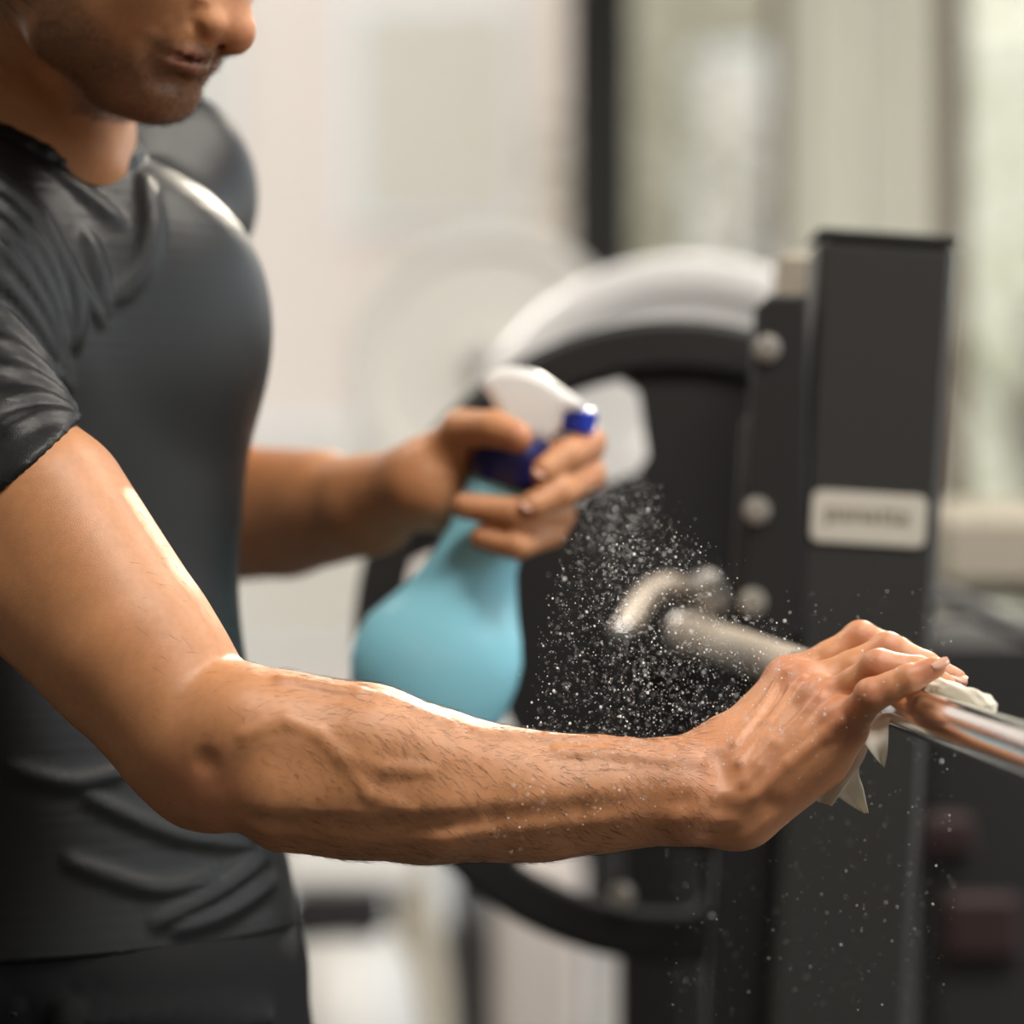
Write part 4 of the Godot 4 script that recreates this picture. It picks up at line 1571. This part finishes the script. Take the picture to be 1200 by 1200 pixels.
func build_rack() -> void:
	# upright of the rack: it leans a little, as its guide rails do
	var foot := P(883, 2672, 2.355)
	var t := thing("rack_upright", "charcoal steel rack upright with a pale name badge, behind the wiping hand", "rack", Vector3(foot.x, 0, foot.z))
	t.rotation.z = -0.0628
	var h := 1.452
	var w := 0.0965
	obj("post", boxm(Vector3(w, h, 0.085), 0.006), M.charcoal, t, Transform3D(Basis(), Vector3(0, h * 0.5, 0)))
	obj("post_cap", boxm(Vector3(w + 0.002, 0.006, 0.087), 0.002), M.black, t, Transform3D(Basis(), Vector3(0, h + 0.003, 0)))
	obj("base_plate", boxm(Vector3(0.34, 0.02, 0.5), 0.004), M.black, t, Transform3D(Basis(Vector3(0, 0, 1), 0.0628), Vector3(0, 0.008, 0)))
	obj("rear_post", boxm(Vector3(0.03, h - 0.004, 0.05), 0.004), M.beige, t, Transform3D(Basis(), Vector3(-w * 0.5 - 0.003, h * 0.5, -0.10)))
	# mounting plate on the left with its bolts
	var inv := t.transform.affine_inverse()
	var poly := PackedVector2Array()
	for q in [[884, 362], [900, 346], [946, 346], [944, 745], [905, 760], [866, 745]]:
		var v: Vector3 = inv * P(q[0], q[1], 2.32)
		poly.append(Vector2(v.x, v.y))
	obj("mounting_plate", slab(poly, 0.02, 0.003), M.black, t, Transform3D(Basis(), Vector3(0, 0, (inv * P(900, 500, 2.32)).z)))
	for q in [[899, 408], [887, 598], [882, 705]]:
		bolt(t, inv * P(q[0], q[1], 2.309), 0.0075, M.bolt)
	obj("bracket", boxm(Vector3(0.022, 0.034, 0.05), 0.010), M.bolt, t, Transform3D(Basis(Vector3(0, 0, 1), 0.5), inv * P(832, 697, 2.40)))
	obj("lower_rail", boxm(Vector3(0.05, 0.62, 0.03), 0.004), M.black, t, Transform3D(Basis(), inv * P(880, 1000, 2.36)))
	# name badge
	var bc := Vector3(-0.002, (inv * P(1018, 608, 2.31)).y, 0.0425)
	var bp := PackedVector2Array()
	for q in [[-1, -1], [1, -1], [1, 1], [-1, 1]]:
		for k in 6:
			var a := deg_to_rad([180, 270, 0, 90][[[-1, -1], [1, -1], [1, 1], [-1, 1]].find(q)] + 90.0 * k / 5.0)
			bp.append(Vector2(q[0] * 0.0335, q[1] * 0.0115) + Vector2(cos(a), sin(a)) * 0.0065)
	var badge := obj("badge", slab(bp, 0.003, 0.0008), M.badge, t, Transform3D(Basis(), bc + Vector3(0, 0, 0.0015)))
	var tm := TextMesh.new()
	tm.text = "panatta"
	var sf := SystemFont.new()
	sf.font_names = PackedStringArray(["Droid Sans"])
	sf.font_weight = 700
	tm.font = sf
	tm.font_size = 24
	tm.pixel_size = 0.00066
	tm.depth = 0.0006
	obj("lettering", tm, M.badge_ink, badge, Transform3D(Basis(), Vector3(-0.001, 0.003, 0.0019)))
	# plates on the storage pegs
	var c1 := P(790, 750, 2.56)
	var hs := []
	var u := 2.56 * K
	for q in [[200, 312, 98, 150], [214, 322, 160, 214], [238, 320, 232, 277], [200, 312, 290, 312]]:
		hs.append(sector(q[0] * u, q[1] * u, q[2], q[3]))
	var p1 := disc("guard_plate", "large round black guard plate with openings, behind the spray", c1, 375 * u, 0.045, M.rubber, hs, 0.06, "", 268 * u)
	bolt(p1, P(728, 1050, 2.53) - c1, 0.008, M.bolt)
	var c2 := P(805, 572, 3.2)
	disc("weight_plate", "silver grey weight plate whose rim shows above the black one", c2, 272 * 3.2 * K, 0.05, M.silver, [], 0.06, "weight plates")
	var c3 := P(575, 432, 5.0)
	disc("weight_plate", "pale cream weight plate farther back beside the window post", c3, 165 * 5.0 * K, 0.05, M.cream_gloss, [], 0.06, "weight plates")
	var st := thing("plate_stand", "dark plate stand with pegs under the black and silver weight plates", "stand", Vector3(c2.x, 0, -3.36))
	obj("post", boxm(Vector3(0.06, 1.38, 0.06), 0.005), M.black, st, Transform3D(Basis(), Vector3(0, 0.69, 0)))
	obj("base", boxm(Vector3(0.12, 0.04, 0.62), 0.006), M.black, st, Transform3D(Basis(), Vector3(0, 0.02, 0.2)))
	obj("peg", tube([Vector3(0, c2.y, 0.03), Vector3(0, c2.y, 0.26)], [0.0245, 0.0245], 24), M.steel, st)
	obj("peg", tube([Vector3(c1.x - c2.x, c1.y, 0.44), Vector3(c1.x - c2.x, c1.y, 0.84)], [0.0245, 0.0245], 24), M.black, st)
	obj("front_post", boxm(Vector3(0.06, c1.y + 0.03, 0.05), 0.005), M.black, st, Transform3D(Basis(), Vector3(c1.x - c2.x, (c1.y + 0.03) * 0.5, 0.42)))
	var s2 := thing("plate_stand", "dark plate stand under the pale plate, seen below the forearm", "stand", Vector3(P(552, 600, 5.2).x, 0, -5.22))
	obj("post", boxm(Vector3(0.055, 1.5, 0.06), 0.005), M.black, s2, Transform3D(Basis(), Vector3(0, 0.75, 0)))
	obj("base", boxm(Vector3(0.12, 0.04, 0.2), 0.006), M.black, s2, Transform3D(Basis(), Vector3(0, 0.02, 0)))
	obj("peg", tube([Vector3(c3.x - P(552, 600, 5.2).x, c3.y, -0.02), Vector3(c3.x - P(552, 600, 5.2).x, c3.y, 0.26)], [0.0245, 0.0245], 24), M.steel, s2)

func build_background() -> void:
	# treadmill-like machine at the lower left, only its hood and handle show
	var z := -4.6
	var tm := thing("treadmill", "white treadmill with a dark console bar, low behind the man", "exercise machine", Vector3(P(405, 600, 4.6).x, 0, z))
	var hood := []
	for i in 13:
		var a := PI * i / 12.0
		var ring := []
		for k in 28:
			var b := TAU * k / 28
			ring.append(Vector3(cos(b) * 0.12 * (0.25 + 0.75 * pow(sin(maxf(a, 0.05)), 0.5)), 0.0 + (1.0 - cos(a)) * 0.34, sin(b) * 0.22 * (0.25 + 0.75 * pow(sin(maxf(a, 0.05)), 0.5))))
		hood.append(ring)
	obj("hood", loft(hood), M.white_paint, tm)
	obj("console", boxm(Vector3(0.135, 0.05, 0.16), 0.015), M.matte, tm, Transform3D(Basis(), Vector3(-0.012, 0.705, 0)))
	obj("screen_back", boxm(Vector3(0.19, 0.14, 0.05), 0.03), M.white_paint, tm, Transform3D(Basis(Vector3.RIGHT, -0.3), Vector3(0.0, 0.80, -0.02)))
	obj("upright", tube([Vector3(0.07, 0.86, -0.05), Vector3(0.115, 0.60, 0.0), Vector3(0.16, 0.05, 0.10)], [0.03, 0.032, 0.035], 16), M.beige, tm)
	obj("deck", boxm(Vector3(0.24, 0.14, 1.2), 0.03), M.black, tm, Transform3D(Basis(), Vector3(0, 0.07, 0.2)))
	# bench back pad
	var bp := thing("bench", "upright bench with a pale upholstered back pad, under the black plate", "bench", Vector3(P(630, 600, 4.05).x, 0, -4.1))
	obj("back_pad", boxm(Vector3(0.112, 0.62, 0.07), 0.02), M.pad, bp, Transform3D(Basis(), Vector3(0, 0.53, 0)))
	obj("seat", boxm(Vector3(0.11, 0.06, 0.36), 0.02), M.pad, bp, Transform3D(Basis(), Vector3(0, 0.24, 0.2)))
	for q in [-0.04, 0.34]:
		obj("leg", boxm(Vector3(0.05, 0.24, 0.05), 0.005), M.black, bp, Transform3D(Basis(), Vector3(0, 0.12, q)))
	# metal bin
	var bn := thing("metal_bin", "brushed silver waste bin below the black weight plate", "bin", Vector3(P(757, 600, 3.55).x, 0, -3.62))
	obj("drum", lathe([[0, 0.0], [0.058, 0.0], [0.060, 0.004], [0.0605, 0.795], [0.058, 0.80]], 40), M.silver, bn)
	obj("rim", lathe([[0.0585, 0.793], [0.0655, 0.793], [0.067, 0.80], [0.0655, 0.807], [0.0585, 0.807]], 40), M.white_paint, bn)
	# dark machine on the right with a grey handle tube
	var mc := thing("weight_machine", "dark machine housing with a grey handle tube, right of the upright", "exercise machine", Vector3(P(1165, 600, 3.0).x, 0, -3.1))
	obj("housing", boxm(Vector3(0.19, 0.99, 0.3), 0.02), M.charcoal_dark, mc, Transform3D(Basis(), Vector3(0.02, 0.665, 0)))
	obj("foot", boxm(Vector3(0.3, 0.17, 0.5), 0.02), M.charcoal_dark, mc, Transform3D(Basis(), Vector3(0.02, 0.085, 0)))
	obj("handle", tube([P(1093, 694, 2.9) - mc.position, P(1240, 757, 2.75) - mc.position], [0.0095, 0.0095], 16), M.grey_tube, mc)
	obj("top_cover", boxm(Vector3(0.18, 0.10, 0.16), 0.04), M.beige, mc, Transform3D(Basis(), P(1180, 645, 3.3) - mc.position))
	for q in [[1112, 978, 0.022], [1150, 1085, 0.034]]:
		obj("red_pad", boxm(Vector3(q[2] * 2.0, q[2] * 1.7, 0.03), 0.01), M.red, mc, Transform3D(Basis(), P(q[0], q[1], 2.94) - mc.position))
	# curtains by the window, and the brown strips they hang against
	for q in [[918, 1006, "pale curtain panel next to the window post strip"], [1012, 1100, "pale curtain panel nearest the brown post on the right"]]:
		var x0 := P(q[0], 0, 7.05).x
		var x1 := P(q[1], 0, 7.05).x
		var ct := thing("curtain", q[2], "curtain", Vector3((x0 + x1) * 0.5, 0, -7.05), "window curtains")
		var rings := []
		for yy in [0.05, 1.5, 3.0, 4.3]:
			var ring := []
			for k in 25:
				ring.append(Vector3((k / 24.0 - 0.5) * (x1 - x0), yy, 0.016 * sin(k * 1.6)))
			for k in range(24, -1, -1):
				ring.append(Vector3((k / 24.0 - 0.5) * (x1 - x0), yy, 0.016 * sin(k * 1.6) - 0.003))
			rings.append(ring)
		obj("fabric", loft(rings), M.curtain, ct)
		obj("rod", tube([Vector3((x0 - x1) * 0.5, 4.32, 0), Vector3((x1 - x0) * 0.5, 4.32, 0)], [0.012, 0.012], 12), M.brown, ct)
	for q in [[903, 917], [1105, 1134]]:
		slabx("trim_%d" % (14 if q[0] < 1000 else 15), Vector3(P(q[0], 0, 7.1).x, 0.35, -7.16), Vector3(P(q[1], 0, 7.1).x, 4.45, -7.1), M.brown)
	# outside: paving, the pale building across the way, trees
	slabx("ground", Vector3(-40, -0.6, -60), Vector3(40, -0.3, BACK - 0.3), M.paving)
	var fc := thing("pale_building", "pale pinkish building across the way, seen through the window", "building", Vector3(-3.0, -0.3, -17.0))
	obj("wall", boxm(Vector3(7.4, 9.6, 3.0), 0.02), M.facade, fc, Transform3D(Basis(), Vector3(0, 4.8, -1.5)))
	obj("roof", boxm(Vector3(7.8, 0.25, 3.4), 0.03), M.white_paint, fc, Transform3D(Basis(), Vector3(0, 9.7, -1.5)))
	obj("plinth", boxm(Vector3(7.5, 0.5, 0.1), 0.02), M.white_paint, fc, Transform3D(Basis(), Vector3(0, 0.25, 0.05)))
	for q in [[1.1, 3.4], [2.6, 3.4], [-0.6, 3.4], [1.9, 1.2], [0.2, 1.2]]:
		var w := obj("window", boxm(Vector3(0.9, 1.2, 0.06), 0.01), M.white_paint, fc, Transform3D(Basis(), Vector3(q[0], q[1] + 0.2, 0.03)))
		obj("pane", boxm(Vector3(0.76, 1.06, 0.02), 0.004), M.cream, w, Transform3D(Basis(), Vector3(0, 0, 0.03)))
	var oc := thing("ochre_building", "ochre house wall with a tall white window, right of the dark window post", "building", Vector3(1.10, -0.3, -14.4))
	obj("wall", boxm(Vector3(1.3, 5.2, 1.6), 0.02), M.ochre, oc, Transform3D(Basis(), Vector3(0, 2.6, -0.8)))
	var ow := obj("window", boxm(Vector3(0.36, 1.0, 0.05), 0.01), M.white_paint, oc, Transform3D(Basis(), P(852, 190, 14.4) - oc.position))
	obj("pane", boxm(Vector3(0.28, 0.9, 0.02), 0.004), M.cream, ow, Transform3D(Basis(), Vector3(0, 0, 0.025)))
	obj("roof", boxm(Vector3(1.5, 0.2, 1.8), 0.03), M.brown, oc, Transform3D(Basis(), Vector3(0, 5.3, -0.8)))
	var pw := thing("garden_house", "pale yellowish house wall seen past the brown post at the right edge", "building", Vector3(4.6, -0.3, -19.5))
	obj("wall", boxm(Vector3(4.6, 6.0, 2.0), 0.02), M.pale_wall, pw, Transform3D(Basis(), Vector3(0, 3.0, -1.0)))
	obj("roof", boxm(Vector3(4.9, 0.2, 2.3), 0.03), M.brown, pw, Transform3D(Basis(), Vector3(0, 6.1, -1.0)))
	var rng := RandomNumberGenerator.new()
	rng.seed = 5
	for q in [[0.62, -12.5, 3.6, "olive-green tree just right of the dark window post"], [2.05, -13.0, 3.2, "yellow-green tree at the right edge of the window"]]:
		var tr := thing("tree", q[3], "tree", Vector3(q[0], -0.3, q[1]), "trees outside the window")
		obj("trunk", tube([Vector3(0, 0, 0), Vector3(0.03, 1.2, 0), Vector3(0, 2.4, 0.02)], [0.09, 0.07, 0.04], 10), M.bark, tr)
		for k in 4:
			obj("branch", tube([Vector3(0, 1.1 + 0.3 * k, 0), Vector3(0.5 * cos(k * 1.9), 1.7 + 0.4 * k, 0.5 * sin(k * 1.9))], [0.035, 0.012], 8), M.bark, tr)
		var xfs := []
		for k in (1600 if q[0] < 2.0 else 1300):
			var d := Vector3(rng.randfn(), rng.randfn(), rng.randfn()).normalized() * pow(rng.randf(), 0.4)
			var p := Vector3(d.x * 0.75, 2.0 + d.y * 1.7, d.z * 0.75)
			xfs.append(Transform3D(Basis.from_euler(Vector3(rng.randf() * TAU, rng.randf() * TAU, rng.randf() * TAU)).scaled(Vector3.ONE * rng.randf_range(0.7, 1.3)), p))
		var leaf := SurfaceTool.new()
		leaf.begin(Mesh.PRIMITIVE_TRIANGLES)
		for v in [Vector3(0, 0, 0), Vector3(0.02, 0.035, 0.006), Vector3(0, 0.08, 0), Vector3(0, 0, 0), Vector3(0, 0.08, 0), Vector3(-0.02, 0.035, 0.006)]:
			leaf.add_vertex(v)
		leaf.generate_normals()
		strands("foliage", tr, leaf.commit(), M.leaf if q[0] < 1.5 else M.leaf2, xfs)

func build_spray() -> void:
	var rng := RandomNumberGenerator.new()
	rng.seed = 31
	var from := P(698, 497, 2.14)
	var xfs := []
	while xfs.size() < 7000:
		var t := pow(rng.randf(), 0.62)
		var an := clampf(rng.randfn(0.5, 0.3), 0.0, 1.0)
		var px := 700.0 + t * lerpf(-105.0, 290.0, an) + rng.randfn(0, 10)
		var py := 510.0 + t * lerpf(480.0, 340.0, an) + rng.randfn(0, 12)
		var d := lerpf(2.12, clampf(rng.randfn(1.75, 0.07), 1.6, 1.95), clampf(t * 2.2, 0.0, 1.0))
		var r := 0.00017 * exp(rng.randfn(0, 0.5))
		if rng.randf() < 0.025:
			r *= 2.0
		xfs.append(Transform3D(Basis().scaled(Vector3.ONE * clampf(r, 0.0001, 0.0009)), P(px, py, d)))
	while xfs.size() < 8000:      # drops that drift on past the hand
		var px := rng.randf_range(780, 1120)
		var py := rng.randf_range(690, 1190)
		xfs.append(Transform3D(Basis().scaled(Vector3.ONE * 0.00014 * exp(rng.randfn(0, 0.5))), P(px, py, rng.randf_range(1.64, 1.70) if rng.randf() < 0.5 else rng.randf_range(1.85, 2.1))))
	var sp := SphereMesh.new()
	sp.radius = 1.0
	sp.height = 2.0
	sp.radial_segments = 10
	sp.rings = 5
	var mm := MultiMesh.new()
	mm.transform_format = MultiMesh.TRANSFORM_3D
	mm.mesh = sp
	mm.instance_count = xfs.size()
	for i in xfs.size():
		mm.set_instance_transform(i, xfs[i])
	var o := MultiMeshInstance3D.new()
	o.name = "spray_mist"
	o.multimesh = mm
	o.material_override = M.drop
	add_child(o)
	tag(o, "fine mist of cleaner droplets hanging between the bottle and the hand", "spray")
	o.set_meta("kind", "stuff")
